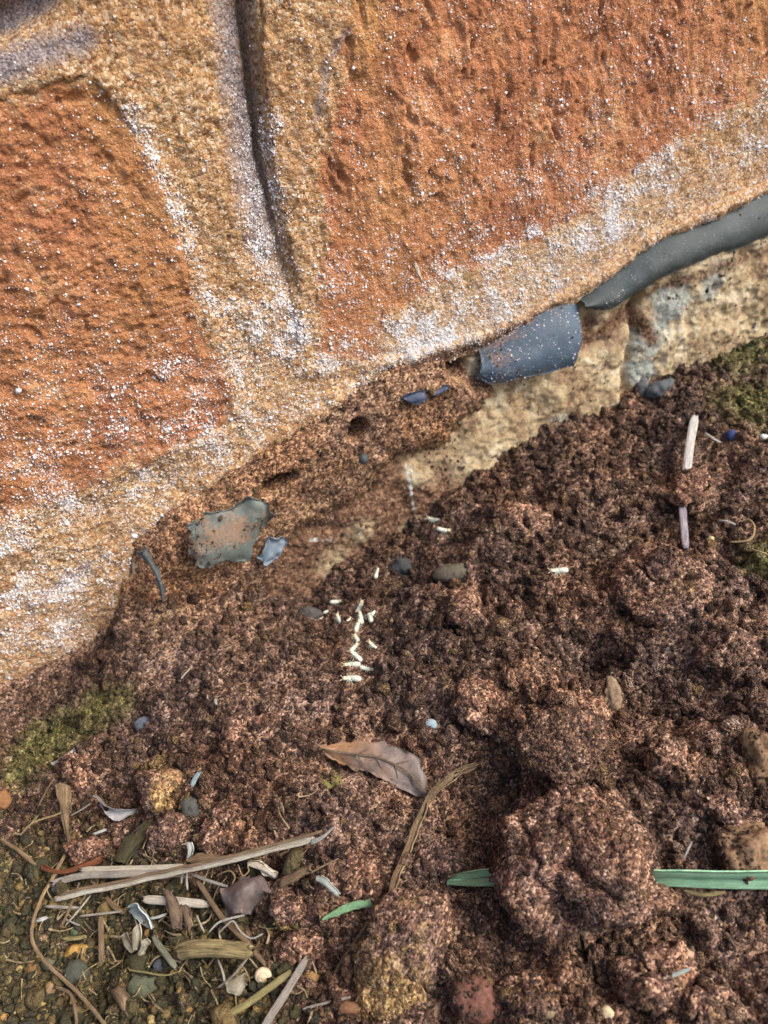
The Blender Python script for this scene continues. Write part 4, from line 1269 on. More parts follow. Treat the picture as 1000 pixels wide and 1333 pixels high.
for i in range(1, 6):
    a = MID[i]; t = .55
    u = LU[min(i + 1, 7)]; l = LL[min(i + 1, 7)]
    stalk('vein', [a, (a[0] * .4 + u[0] * .6, a[1] * .4 + u[1] * .6, u[2] * .5 + a[2] * .5 - .2)], 1.4, bpy.data.materials['leaf_vein'], None, None, n=8, m=5, parent=lf)
    stalk('vein', [a, (a[0] * .4 + l[0] * .6, a[1] * .4 + l[1] * .6, l[2] * .5 + a[2] * .5 - .1)], 1.4, bpy.data.materials['leaf_vein'], None, None, n=8, m=5, parent=lf)
stalk('leaf_stalk', [(418, 974, 2.3), (412, 970, 2.4), (410, 964, 2.6)], 2.4, bpy.data.materials['leaf_vein'], None, None, n=8, m=6, parent=lf)

# the curled dry blade beside it
sheet('dry_grass_blade', [(622, 996, 2.5), (598, 1004, 3.2), (574, 1020, 3.6), (560, 1036, 3.4), (550, 1062, 3), (541, 1092, 2.4), (528, 1125, 2), (515, 1152, 2.4), (506, 1170, 3)],
      [(620, 1000, 2), (598, 1009, 2.6), (577, 1026, 3), (559, 1044, 2.8), (544, 1066, 2.2), (530, 1096, 1.6), (520, 1126, 1.4), (510, 1150, 2), (508, 1172, 2.6)],
      M_DRY, 'long curled dry grass blade bending down from the brown leaf', 'dry blade', n=50, m=8, arch=.0006, wrinkle=.0002, seed=22)
sheet('dry_grass_blade', [(494, 1184, 2.2), (470, 1210, 2.4), (450, 1238, 2), (440, 1254, 1.5), (432, 1272, 1)], [(488, 1190, 1.6), (476, 1214, 1.8), (456, 1242, 1.4), (445, 1258, 1), (434, 1274, .6)],
      M_DRY, 'short curved dry blade arching along the left side of the ochre clod', 'dry blade', n=30, m=7, arch=.0005, wrinkle=.0002, seed=23)
# green blade: one leaf running under the clods
gb = empty('green_grass_blade', gpt(760, 1147, .0005), 'pale green grass blade running beneath the largest red clod', 'grass blade')
GU = [(1060, 1134, 2.2), (1000, 1135, 2.2), (930, 1135, 2.0), (862, 1134, 1.8), (780, 1134, 0), (700, 1134, .4), (645, 1133, 2.0), (612, 1136, 1.8), (582, 1142, 1.0)]
GM = [(a, b + 9, c - .5) for a, b, c in GU]; GM[-1] = (582, 1147, 1.0)
GL = [(1060, 1158, 2.2), (1000, 1158, 2.2), (930, 1157, 2.0), (862, 1154, 1.8), (780, 1154, 0), (700, 1154, .4), (645, 1154, 2.0), (612, 1154, 1.8), (582, 1152, 1.0)]
sheet('blade_half', GU, GM, M_GREEN, None, None, n=60, m=7, arch=.0002, wrinkle=.0001, edge=0, parent=gb)
sheet('blade_half', GM, GL, M_GREEN, None, None, n=60, m=7, arch=.0002, wrinkle=.0001, edge=0, parent=gb)
sheet('green_leaf_tip', [(482, 1170, 1.6), (462, 1172, 2), (440, 1182, 2), (421, 1198, 1.6)], [(484, 1182, 1.2), (462, 1184, 1.4), (442, 1192, 1.5), (422, 1199, 1.4)],
      straw_mat('bright_green', (.20, .44, .20), (.44, .68, .40), 5, .45, .05), 'short bright green leaf tip poking from the soil left of the ochre clod', 'leaf tip', n=20, m=8, arch=.0003, wrinkle=.0001)

# two long straws and the litter around them
ls = empty('long_straw', gpt(250, 1132, .003), 'longest pale straw with brown edge lying across the litter, lower of the pair', 'straw')
stalk('stem', [(70, 1172, 3.0), (160, 1151, 3.2), (250, 1131, 3.4), (330, 1111, 3.4), (408, 1093, 3.4)], 9, M_STR1, None, None, n=60, m=12, frayed=.0009, taper=(.8, 1), ridge=.2, parent=ls)
stalk('stem_edge', [(74, 1166, 3.6), (160, 1146, 3.8), (250, 1126, 4.0), (330, 1106, 4.0), (418, 1084, 4.0)], 4, M_STR2, None, None, n=50, m=8, frayed=.0006, parent=ls)
stalk('splinter', [(404, 1098, 3.4), (420, 1090, 3.8), (437, 1075, 4.2)], 7, M_WROOT, None, None, n=16, m=8, taper=(1, .25), parent=ls)
ls2 = empty('long_straw', gpt(150, 1136, .003), 'wide split grey straw just above the longest pale straw', 'straw')
stalk('stem', [(66, 1151, 2.6), (105, 1141, 2.8), (160, 1138, 3), (215, 1136, 3)], 9, M_STR3, None, None, n=40, m=12, frayed=.001, ridge=.25, parent=ls2)
stalk('stem', [(104, 1133, 3.2), (150, 1131, 3.2), (205, 1130, 3.2), (240, 1128, 3)], 7, M_STR1, None, None, n=40, m=10, frayed=.001, ridge=.25, parent=ls2)
stalk('splinter', [(105, 1134, 2.8), (125, 1139, 2.8), (180, 1140, 2.8)], 4, M_STR2, None, None, n=20, m=8, parent=ls2)
sheet('bark_curl', [(54, 1126, 1.8), (66, 1130, 2.4), (84, 1132, 2.2), (106, 1126, 2.2), (136, 1114, 1.6)], [(62, 1133, 1.2), (72, 1136, 1.8), (88, 1138, 1.6), (110, 1132, 1.6), (137, 1122, 1.2)],
      M_RUST, 'rust brown curl of bark at the left end of the straws', 'bark curl', n=24, m=8, arch=.0009, seed=30)
stalk('thin_stem', [(86, 1108, 1.6), (70, 1140, 2), (55, 1166, 2.2), (45, 1195, 2.4), (42, 1218, 2.2), (48, 1235, 2), (62, 1253, 2), (78, 1270, 1.8), (98, 1290, 1.8), (118, 1312, 1.8), (138, 1336, 1.6), (160, 1370, 1)], 5, M_STEM,
      'long thin curved brown stem sweeping down the lower left corner', 'stem', n=80, m=8, thick=.7, taper=(1.1, .9))
stalk('thin_stem', [(-60, 1050, 1), (0, 1092, 1.2), (24, 1108, 1.5), (46, 1127, 1.6)], 5, M_STEM, 'short straight brown stem entering from the left edge', 'stem', n=30, m=8, thick=.7)
stalk('bark_sliver', [(131, 1192, 2), (132, 1225, 2), (132, 1256, 1.6)], 8, M_STR2, 'upright brown sliver with pale edges under the straws', 'bark sliver', n=20, m=10, frayed=.0005, ridge=.3)
stalk('twig', [(138, 1168, 2), (150, 1182, 1.8), (162, 1189, 1.6)], 6, M_STR2, 'short brown twig beside the folded pale leaf scrap', 'twig', n=16, thick=.8)
sheet('leaf_scrap', [(164, 1183, 3), (176, 1178, 3.4), (186, 1186, 3.2), (197, 1210, 2)], [(165, 1187, 2), (174, 1194, 2), (184, 1202, 1.8), (195, 1211, 1.4)], M_GRCHIP, 'folded pale leaf scrap with raised rim above the husk', 'leaf scrap', arch=-.0006, seed=31)
stalk('twig', [(199, 1219, 1.8), (210, 1235, 1.8), (220, 1248, 1.8), (229, 1260, 1.6)], 8, straw_mat('mossy_twig', (.15, .15, .10), (.42, .42, .30)), 'mossy grey green twig right of the pale husk', 'twig', n=20, thick=.8)
sheet('bark_chip', [(213, 1155, 3), (222, 1162, 3.2), (232, 1172, 3), (238, 1198, 2.6)], [(217, 1166, 2.6), (220, 1186, 2.6), (224, 1208, 2.4), (236, 1208, 2.4)], M_BARK, 'flat brown bark chip leaning under the long straw', 'bark chip', seed=32, thick=.0006)
sheet('bark_chip', [(236, 1178, 2.2), (246, 1184, 2.4), (252, 1204, 2)], [(240, 1192, 2), (242, 1206, 2), (249, 1219, 1.6)], M_BARK, 'narrow dark bark chip right of the flat brown one', 'bark chip', seed=33, thick=.0005)
stalk('straw', [(186, 1171, 2.2), (225, 1173, 2.4), (272, 1178, 2.2)], 11, M_STR1, 'short broad pale straw crossing behind the flat bark chip', 'straw', n=24, m=12, frayed=.0008, ridge=.25)
stalk('twig', [(256, 1146, 3), (272, 1170, 2.6), (288, 1193, 2.4), (306, 1212, 2.2), (322, 1228, 2.2), (345, 1256, 1.6)], 7, M_STR2, 'long slanting brown twig running down to the snail shell', 'twig', n=40, m=9, thick=.75)
stalk('bark_piece', [(231, 1240, 2.4), (255, 1235, 3.2), (290, 1235, 3.4), (326, 1239, 2.8)], 19, M_BARKY, 'ribbed fibrous ochre bark piece lying above the snail shell', 'bark piece', n=50, m=22, thick=.45, ridge=.25, frayed=.0014, seed=34)
stalk('straw', [(262, 1360, 1.6), (285, 1330, 2), (320, 1308, 2.2), (345, 1290, 2.2), (378, 1266, 1.8)], 9, M_STR4, 'yellow straw rising from the bottom edge past the snail shell', 'straw', n=36, m=10, thick=.7)
stalk('straw', [(340, 1345, 1.6), (352, 1323, 2), (375, 1288, 2.2), (399, 1248, 2.4)], 10, M_STR3, 'grey flat straw propped against the dark red clod', 'straw', n=30, m=10, frayed=.0006, ridge=.25)
stalk('straw', [(394, 1314, 1.4), (424, 1306, 1.4), (456, 1298, 1.4)], 3.5, M_STR3, 'thin straight straw at the bottom left of the ochre clod', 'straw', n=20, m=7, thick=.8)
sheet('leaf_fragment', [(292, 1158, 2.4), (312, 1146, 3), (330, 1140, 3.2), (344, 1138, 3), (350, 1160, 2.6)], [(292, 1176, 1.6), (300, 1192, 1.4), (312, 1186, 2.4), (322, 1188, 1.4), (344, 1166, 1.8)], M_LEAF2,
      'purple grey leaf fragment with a torn notch under the long straw', 'leaf fragment', n=24, m=16, arch=.0012, wrinkle=.0006, edge=.0005, seed=35)
sheet('bark_chip', [(365, 1145, 2.6), (384, 1134, 3), (402, 1126, 3)], [(367, 1156, 2), (386, 1148, 2.2), (404, 1135, 2.2)], M_DRY, 'brown bark chip with straight edge below the straw splinter', 'bark chip', seed=36, thick=.0006)
stalk('straw', [(404, 1137, 2.2), (420, 1128, 2.2), (441, 1118, 1.8)], 2.5, M_STR2, 'hair thin straw beyond the bark chip below the straw splinter', 'straw', n=14, m=6)
sheet('wood_chip', [(322, 1122, 2.4), (344, 1126, 2.6), (362, 1138, 2.2)], [(324, 1128, 2), (344, 1136, 2.2), (358, 1144, 1.8)], M_STR1, 'pale wood chip tucked under the long straw near its middle', 'wood chip', seed=37, thick=.0006)
sheet('wood_chip', [(243, 1096, 2.6), (249, 1096, 2.8), (251, 1106, 2.4), (245, 1118, 1.8)], [(243, 1100, 2.2), (245, 1106, 2.2), (244, 1112, 2), (243, 1119, 1.6)], M_CHIPW, 'curled white chip between the two red clods above the straw', 'white chip', seed=38, n=16, m=8, thick=.0004)
sheet('leaf_scrap', [(414, 1142, 2.2), (426, 1146, 2.4), (444, 1164, 1.8)], [(416, 1148, 1.8), (428, 1158, 1.8), (440, 1166, 1.6)], M_GRCHIP, 'pale greenish scrap above the bright green leaf tip', 'leaf scrap', seed=39, n=16, m=8)
stalk('splinter', [(249, 1025, 2.2), (254, 1014, 2.4), (260, 1005, 2.4)], 6, straw_mat('blue_grey', (.20, .30, .32), (.42, .52, .54), 5), 'small blue grey splinter on the ochre crust', 'splinter', n=12, m=8)
sheet('silvery_leaf', [(120, 1036, 2.8), (134, 1046, 2.6), (150, 1055, 2.6), (171, 1054, 2.4)], [(128, 1048, 2), (138, 1062, 1.8), (152, 1070, 1.6), (168, 1062, 1.8)], M_SILV, 'curved silvery dry leaf scrap on the soil above the straws', 'leaf scrap', n=22, m=12, arch=-.0009, seed=40)
sheet('leaf_scrap', [(68, 994, 2.4), (82, 986, 2.6), (96, 976, 2.2)], [(70, 998, 2), (84, 991, 2.2), (97, 979, 2)], M_SILV, 'narrow silvery scrap lying on top of the flat brown red clod', 'leaf scrap', n=14, m=6, seed=41)
sheet('dry_leaf_strip', [(73, 1020, 2.4), (76, 1045, 2.4), (82, 1070, 2.2), (88, 1102, 1.6)], [(92, 1024, 2), (92, 1048, 2), (91, 1072, 2), (90, 1102, 1.6)], M_DRY, 'dangling dry leaf strip tapering downward at left', 'leaf strip', n=24, m=10, arch=.0007, seed=42)
sheet('olive_leaf_strip', [(144, 1122, 1.6), (160, 1096, 2), (180, 1076, 2), (198, 1068, 1.6)], [(164, 1124, 1.4), (178, 1106, 1.6), (194, 1088, 1.6), (202, 1072, 1.5)], M_OLIVE, 'dark olive leaf strip between the red clods above the straws', 'leaf strip', n=24, m=10, arch=.0006, seed=43)
sheet('wood_chip', [(243, 1140 - 20, 2.4), (262, 1112, 2.6), (290, 1114, 2.4)], [(248, 1124, 2), (266, 1124, 2), (290, 1122, 2)], M_STR2, 'brown splintered chip right behind the long straw under the round clod', 'wood chip', seed=44, thick=.0005)

# white sticks on the right
stalk('white_stick', [(905, 542, 3), (899, 575, 3), (895, 608, 2.6), (892, 636, 1.6)], 12, M_WHITE, 'upright white dry stick on the soil at upper right', 'stick', n=30, m=12, frayed=.0006, ridge=.22)
stalk('purple_grey_stick', [(888, 655, 2.2), (890, 680, 2.4), (893, 715, 1.8)], 10, M_PURP, 'short purple grey stick in the hollow below the white stick', 'stick', n=20, m=10, frayed=.0005)
stalk('fine_root', [(950, 706, 1.8), (972, 704, 2), (981, 697, 2.2), (982, 684, 2.2), (974, 676, 2), (964, 680, 1.6)], 2.6, M_ROOT, 'fine looped root on the mossy soil near the right edge', 'root', n=30, m=6, thick=.9)
stalk('fine_root', [(936, 678, 1.6), (946, 679, 2), (957, 683, 1.8)], 3, M_WROOT, 'short pale rootlet left of the looped root', 'root', n=10, m=6, thick=.9)
stalk('fine_root', [(975, 714, 1.6), (988, 718, 2), (1004, 724, 1.8)], 2.2, M_ROOT, 'thin rootlet reaching the right edge below the looped root', 'root', n=10, m=6, thick=.9)
stalk('fine_root', [(918, 564, 1.4), (930, 572, 1.6), (938, 576, 1.4)], 2.6, M_WROOT, 'pale rootlet between the white stick and the blue bead', 'root', n=10, m=6, thick=.9)

# fine roots, thin straws in the litter
for pts, w, mt, lb_ in [
    ([(282, 1140, 2.4), (290, 1136, 3), (300, 1134, 3.2), (306, 1142, 2.8), (302, 1152, 2.2)], 2.2, M_ROOT, 'curly yellow rootlet hanging below the long straw'),
    ([(310, 1126, 3.4), (316, 1140, 2.8), (324, 1134, 3), (322, 1128, 3)], 2.0, M_ROOT, 'tiny looped rootlet right of the curly yellow one'),
    ([(272, 1214, 2.4), (284, 1202, 3), (300, 1196, 3.2), (318, 1192, 3)], 3, M_WROOT, 'pale root lying over the lower edge of the purple grey leaf fragment'),
    ([(284, 1216, 2.2), (296, 1204, 2.8), (304, 1200, 3), (314, 1214, 2.6), (328, 1222, 2.2), (342, 1216, 2)], 2.4, M_WROOT, 'branching pale rootlet below the purple grey leaf fragment'),
    ([(296, 1214 - 60, 3), (270, 1146, 3.2), (250, 1138, 3.2)], 4, M_STR3, 'grey thin stalk curving under the long straw'),
    ([(104, 1205, 2), (92, 1200, 2.2), (84, 1196, 2)], 2.6, M_STR3, 'short thin straw lying level under the left straw end'),
    ([(86, 1204, 1.8), (102, 1186, 2.4), (118, 1166, 2.6)], 3, M_STR1, 'thin slanting straw under the longest straw'),
    ([(80, 1206, 1.8), (92, 1180, 2.4), (103, 1150, 2.6)], 4.5, M_STR2, 'brownish slanting straw behind the thin one'),
    ([(104, 1193, 2), (130, 1190, 2.4), (158, 1187, 2.4)], 3, M_STR3, 'level grey straw crossing above the upright sliver'),
    ([(48, 1199, 1.8), (54, 1197, 2), (61, 1195, 1.8)], 5, M_CHIPW, 'short white chip just inside the curved stem'),
    ([(60, 1180, 2), (82, 1181, 2.2), (104, 1182, 2)], 4.5, M_STR3, 'pale stub below the lower straw end'),
    ([(196, 1196, 2.2), (206, 1194, 2.4), (217, 1190, 2.2)], 4, M_CHIPW, 'white stub left of the flat bark chip'),
    ([(236, 1150, 2.4), (237, 1142, 2.6), (239, 1134, 2.8)], 3, M_STR3, 'upright straw bit touching the long straw, left one'),
    ([(244, 1158, 2.4), (243, 1146, 2.6), (244, 1136, 2.8)], 3, M_WROOT, 'upright pale straw bit touching the long straw, right one'),
    ([(256, 1192, 2.2), (260, 1202, 2.2), (266, 1214, 2)], 3, M_STR1, 'short pale straw bit right of the narrow dark bark chip'),
    ([(83, 1222, 1.8), (98, 1222, 2), (112, 1219, 1.8)], 5, M_STR4, 'ochre rootlet above the knobbly ochre pebble'),
    ([(150, 1280, 1.8), (158, 1274, 2.2), (164, 1262, 2.2)], 2.4, M_ROOT, 'forked fine rootlet below the pale husk'),
    ([(142, 1262, 1.8), (152, 1256, 2.2), (160, 1250, 2)], 2.2, M_ROOT, 'short fine rootlet left of the pale husk base'),
    ([(170, 1252, 2), (168, 1262, 2.2), (190, 1266, 2.2), (215, 1270, 2), (236, 1264, 1.8)], 2.4, M_STR4, 'thin yellowish tendril under the mossy twig'),
    ([(72, 1285, 1.6), (90, 1293, 2), (97, 1310, 2), (100, 1336, 1.6)], 5, M_STR2, 'bent brown twig left of the brown seed leaf'),
    ([(284, 1250, 2.4), (290, 1266, 2.6), (293, 1280, 2.2)], 3.5, M_STR1, 'pale straw bit left of the snail shell'),
    ([(284, 1286, 2.2), (300, 1274, 2.6), (322, 1248, 2.4)], 3.5, M_STR3, 'grey straw bit leaning beside the snail shell'),
    ([(36, 1078, 1.6), (48, 1064, 2), (58, 1055, 2)], 2.4, M_STR4, 'yellow grass wisp at left, lower one'),
    ([(26, 1088, 1.6), (42, 1072, 2), (70, 1062, 2.2), (84, 1056, 2)], 2.6, M_ROOT, 'tan grass wisp at left, longer one'),
    ([(50, 1050, 1.8), (58, 1034, 2.2), (70, 1014, 2)], 2.2, M_STR2, 'brown hair like straw left of the dangling strip'),
    ([(92, 1062, 2), (106, 1054, 2.4), (118, 1046, 2.2)], 2.2, M_STR3, 'grey hair like straw left of the silvery leaf'),
    ([(122, 1086, 2), (130, 1083, 2.2), (138, 1080, 2)], 4, M_CHIPW, 'little white stub below the silvery leaf'),
    ([(660, 1134, 3), (630, 1146, 3), (616, 1155 - 14, 2.6)], 1.6, M_ROOT, 'hair fine root crossing the green blade'),
    ([(890, 1160, 1.6), (915, 1165, 2), (945, 1162, 1.8)], 6, M_BARKY, 'flat ochre sliver below the right end of the green blade'),
    ([(660, 1288, 1.8), (674, 1278, 2.2), (690, 1264, 2)], 7, M_PURP, 'grey splinter right of the red stone'),
    ([(858, 1280, 3.2), (872, 1272, 3.6), (898, 1262, 3.2)], 6, M_GRCHIP, 'pale grey splinter on the dark clod at lower right'),
    ([(236, 883, 1.8), (243, 875, 2), (250, 868, 1.8)], 2.4, M_STR1, 'tiny straw fleck on the bare soil at left'),
    ([(890, 1118, 2.2), (895, 1108, 2.6), (901, 1096, 2.4)], 3, M_WROOT, 'white rootlet left of the tan stone'),
    ([(280, 910, 1.8), (282, 918, 2)], 4, M_GRCHIP, 'tiny pale chip on the bare soil left of the termites'),
]:
    nm = lb_.split()
    kind = 'fine_root' if 'root' in lb_ or 'tendril' in lb_ else 'twig' if 'twig' in lb_ else 'wood_chip' if ('chip' in lb_ or 'sliver' in lb_ or 'splinter' in lb_ or 'stub' in lb_) else 'straw'
    stalk(kind, pts, w * .85, mt, lb_, kind.split('_')[-1], n=max(12, 6 * len(pts)), m=7, thick=.75, seed=len(lb_))

# seed husk: pale petals around a small core
hk = empty('seed_husk', gpt(180, 1228, .001), 'pale opened seed husk with pointed petals in the litter', 'husk')
for u, l in [([(181, 1202, 4), (184, 1214, 4), (180, 1236, 2.4)], [(176, 1214, 3.6), (174, 1224, 3), (178, 1236, 2.4)]),
             ([(164, 1214, 3), (168, 1224, 3.2), (178, 1237, 2.2)], [(164, 1220, 2.4), (168, 1232, 2.2), (176, 1239, 2)]),
             ([(190, 1222, 3.4), (194, 1228, 3.2), (186, 1240, 2.2)], [(186, 1224, 3), (184, 1232, 2.6), (182, 1240, 2)]),
             ([(180, 1240, 2.4), (188, 1236, 2.8), (187, 1243, 2)], [(178, 1243, 2), (182, 1244, 2), (186, 1245, 1.8)])]:
    sheet('petal', u, l, M_HUSK, None, None, n=14, m=8, arch=.0007, thick=.0002, wrinkle=.0001, edge=.0001, parent=hk)
sheet('seed_leaf', [(150, 1288, 2), (158, 1284, 2.6), (166, 1296, 2.6), (168, 1314, 1.8)], [(150, 1296, 1.6), (154, 1308, 1.8), (160, 1318, 1.8), (166, 1322, 1.6)], M_DRY, 'small brown oval leaf below the flat olive stone', 'leaf', n=18, m=10, arch=.0007, seed=50)
sheet('leaf_scrap', [(168, 1246, 2.2), (180, 1240, 2.6), (194, 1246, 2.4)], [(166, 1256, 1.6), (178, 1268, 1.6), (192, 1262, 1.6)], M_OLIVE, 'curled olive leaf scrap under the pale husk', 'leaf scrap', n=18, m=10, arch=.0008, seed=51)
sheet('leaf_scrap', [(296, 1280, 2.4), (310, 1268, 3), (320, 1264, 3)], [(300, 1292, 1.8), (312, 1294, 1.8), (321, 1284, 2)], M_HUSK, 'pale greenish leaf scrap left of the snail shell', 'leaf scrap', n=16, m=10, arch=.0008, seed=52)

# snail shell: a tube swept on a closing spiral
def snail(px, py, rpx):
    P = gpt(px, py, .0012); s = mpp(P) * rpx
    n, m = 70, 12
    V = []; F = []
    for i in range(n):
        t = i / (n - 1); a = t * 2 * math.pi * 2.6
        k = math.exp(-1.35 * t * 1.2)
        R = s * .62 * k; r = s * .46 * k
        cpos = np.array([math.cos(a) * R, math.sin(a) * R, s * (.75 * (1 - k))])
        rad = np.array([math.cos(a), math.sin(a), 0])
        for j in range(m):
            b = j / m * 2 * math.pi
            V.append(cpos + r * (math.cos(b) * rad + math.sin(b) * np.array([0, 0, 1])))
    for i in range(n - 1):
        for j in range(m):
            F.append((i * m + j, i * m + (j + 1) % m, (i + 1) * m + (j + 1) % m, (i + 1) * m + j))
    F.append(tuple(range(m)))
    F.append(tuple(range((n - 1) * m, n * m)))
    V = np.array(V)
    M3 = np.array([RT, UP, -FW])
    o = mk('snail_shell', V @ M3 + P, F, stone_mat('cream_shell', (.58, .46, .30), .25, 400, .35), origin=P)
    tag(o, 'tiny coiled cream snail shell lying beside the yellow straw', 'snail shell')
snail(341, 1270, 12)
stalk('wood_splinter', [(541, 350), (545, 357), (549, 364)], 2, M_STR1, None, None) if False else None
V, F, al, ac = stalk_mesh(np.array([wallpt(540, 342, -.0022), wallpt(545, 354, -.0024), wallpt(549, 366, -.0018)]), .0008, .0005, n=12, m=7)
tag(mk('wood_splinter', V, F, M_STR1, origin=V.mean(0), attrs=dict(along=al, across=ac)), 'tiny pale splinter stuck to the orange brick face', 'splinter')

# hair-fine plant fibres matted into the litter: too many to count
FV, FF, FA, FC = [], [], [], []; base_ = 0
for i in range(190):
    a = RNG.uniform(0, 6.28); L = RNG.uniform(6, 34) if i % 4 else RNG.uniform(20, 50)
    x, y = (RNG.normal(200, 90), RNG.normal(1205, 62)) if i < 130 else (RNG.uniform(0, 420), RNG.uniform(1020, 1333))
    b = a + RNG.normal(0, .5)
    pts = [(x, y), (x + L * .5 * math.cos(a), y + L * .5 * math.sin(a)), (x + L * .5 * (math.cos(a) + math.cos(b)), y + L * .5 * (math.sin(a) + math.sin(b)))]
    C = lift(pts, .0006 + .0012 * RNG.random())
    w = RNG.uniform(.00008, .00026)
    C = resample(C, 8)
    T = np.gradient(C, axis=0); S = np.cross(T, [0, -.3, 1]); S /= np.linalg.norm(S, axis=1)[:, None]; B = np.array([0, -.3, .95])
    taper = (1 - .6 * np.linspace(0, 1, 8))[:, None]
    ring = [C + S * w * taper, C + B * w * .6 * taper, C - S * w * taper, C - B * w * .4 * taper]
    FV.append(np.stack(ring, 1).reshape(-1, 3))
    for j in range(7):
        for k in range(4): FF.append((base_ + j * 4 + k, base_ + j * 4 + (k + 1) % 4, base_ + j * 4 + 4 + (k + 1) % 4, base_ + j * 4 + 4 + k))
    FA += [0.001 * i + j * .001 for j in range(8) for k in range(4)]; FC += [RNG.random() * 60] * 32; base_ += 32
fo = mk('plant_fibres', np.vstack(FV), np.array(FF), straw_mat('fibre', (.07, .045, .02), (.42, .33, .19), 1), attrs=dict(along=FA, across=FC))
tag(fo, 'fine dry plant fibres matted into the litter at lower left', 'plant fibres', kind='stuff')

# ------------------------------------------------------------------ termites
def termite_mesh(bend, seed):
    """one continuous skin: head, thorax, fat abdomen, six legs, two feelers; built in millimetres along +x"""
    vs_, es, rs = [], [], []
    def v(x, y, z, r):
        vs_.append((x, y, z)); rs.append(r); return len(vs_) - 1
    def y_(x): return bend * (x / 2) ** 2
    th = v(.55, y_(.55), .42, .25)
    spine = [(.2, .34), (-.25, .44), (-.8, .50), (-1.3, .44), (-1.7, .22)]
    prev = th
    for x, r in spine:
        k = v(x, y_(x), .44, r); es.append((prev, k)); prev = k
    prev = th
    for x, r in [(.82, .2), (1.1, .36), (1.4, .33), (1.62, .15)]:
        k = v(x, y_(x), .44, r); es.append((prev, k)); prev = k
    head = prev
    for sgn in (-1, 1):
        for lx, ax in ((.7, .5), (.45, .0), (.2, -.5)):
            a = v(lx + ax * .3, y_(lx) + sgn * .42, .42, .045); b = v(lx + ax * .7, y_(lx) + sgn * .72, .38, .032); c = v(lx + ax, y_(lx) + sgn * .9, .02, .025)
            es.extend([(th, a), (a, b), (b, c)])
        a = v(1.8, y_(1.6) + sgn * .2, .5, .05); b = v(2.15, y_(1.6) + sgn * .42, .55, .04)
        es.extend([(head, a), (a, b)])
    me = bpy.data.meshes.new('termite_base'); me.from_pydata(vs_, es, []); me.update()
    o = bpy.data.objects.new('termite_base', me); COL.objects.link(o)
    sk = o.modifiers.new('skin', 'SKIN'); sk.use_smooth_shade = True
    lay = me.skin_vertices[0].data if len(me.skin_vertices) else None
    if lay is None:
        o.data.attributes
    for i, r in enumerate(rs):
        lay[i].radius = (r, r); lay[i].use_root = (i == 0)
    sb = o.modifiers.new('sub', 'SUBSURF'); sb.levels = 1; sb.render_levels = 1
    dg = bpy.context.evaluated_depsgraph_get()
    m2 = bpy.data.meshes.new_from_object(o.evaluated_get(dg))
    bpy.data.objects.remove(o); 
    co = np.empty(len(m2.vertices) * 3, np.float32); m2.vertices.foreach_get('co', co); co *= .001
    m2.vertices.foreach_set('co', co); m2.update()
    m2.name = 'termite_body'
    m2.polygons.foreach_set('use_smooth', [True] * len(m2.polygons))
    m2.materials.clear(); m2.materials.append(M_TERM)
    return m2

def termite_material():
    m, nt, b = new_mat('termite_skin'); q = N(nt); c = q.coord()
    sx = q.n('ShaderNodeSeparateXYZ'); q.l(c, sx.inputs[0])
    f = q.maprange(sx.outputs[0], .0006, .0010)
    n = q.noise(c, 1500, 3)
    body = q.mix(n, (.50, .52, .42), (.70, .72, .60))
    q.l(q.mix(q.math('MULTIPLY', f, .55), body, (.66, .52, .28)), b.inputs['Base Color'])
    b.inputs['Roughness'].default_value = .35; b.inputs['Specular IOR Level'].default_value = .5
    b.inputs['Subsurface Weight'].default_value = .25
    b.inputs['Subsurface Radius'].default_value = (.5, .5, .4); b.inputs['Subsurface Scale'].default_value = .0005
    return m
M_TERM = termite_material()
# the skin layer exists once the modifier has been added through the API only if created by hand
def _has_skin():
    me = bpy.data.meshes.new('t'); me.from_pydata([(0, 0, 0), (1, 0, 0)], [(0, 1)], [])
    o = bpy.data.objects.new('t', me); COL.objects.link(o); o.modifiers.new('s', 'SKIN')
    ok = len(me.skin_vertices) > 0
    bpy.data.objects.remove(o); return ok
if not _has_skin(): print('NO SKIN LAYER')
TM = [termite_mesh(b, i) for i, b in enumerate((0.0, .22, -.25, .1))]
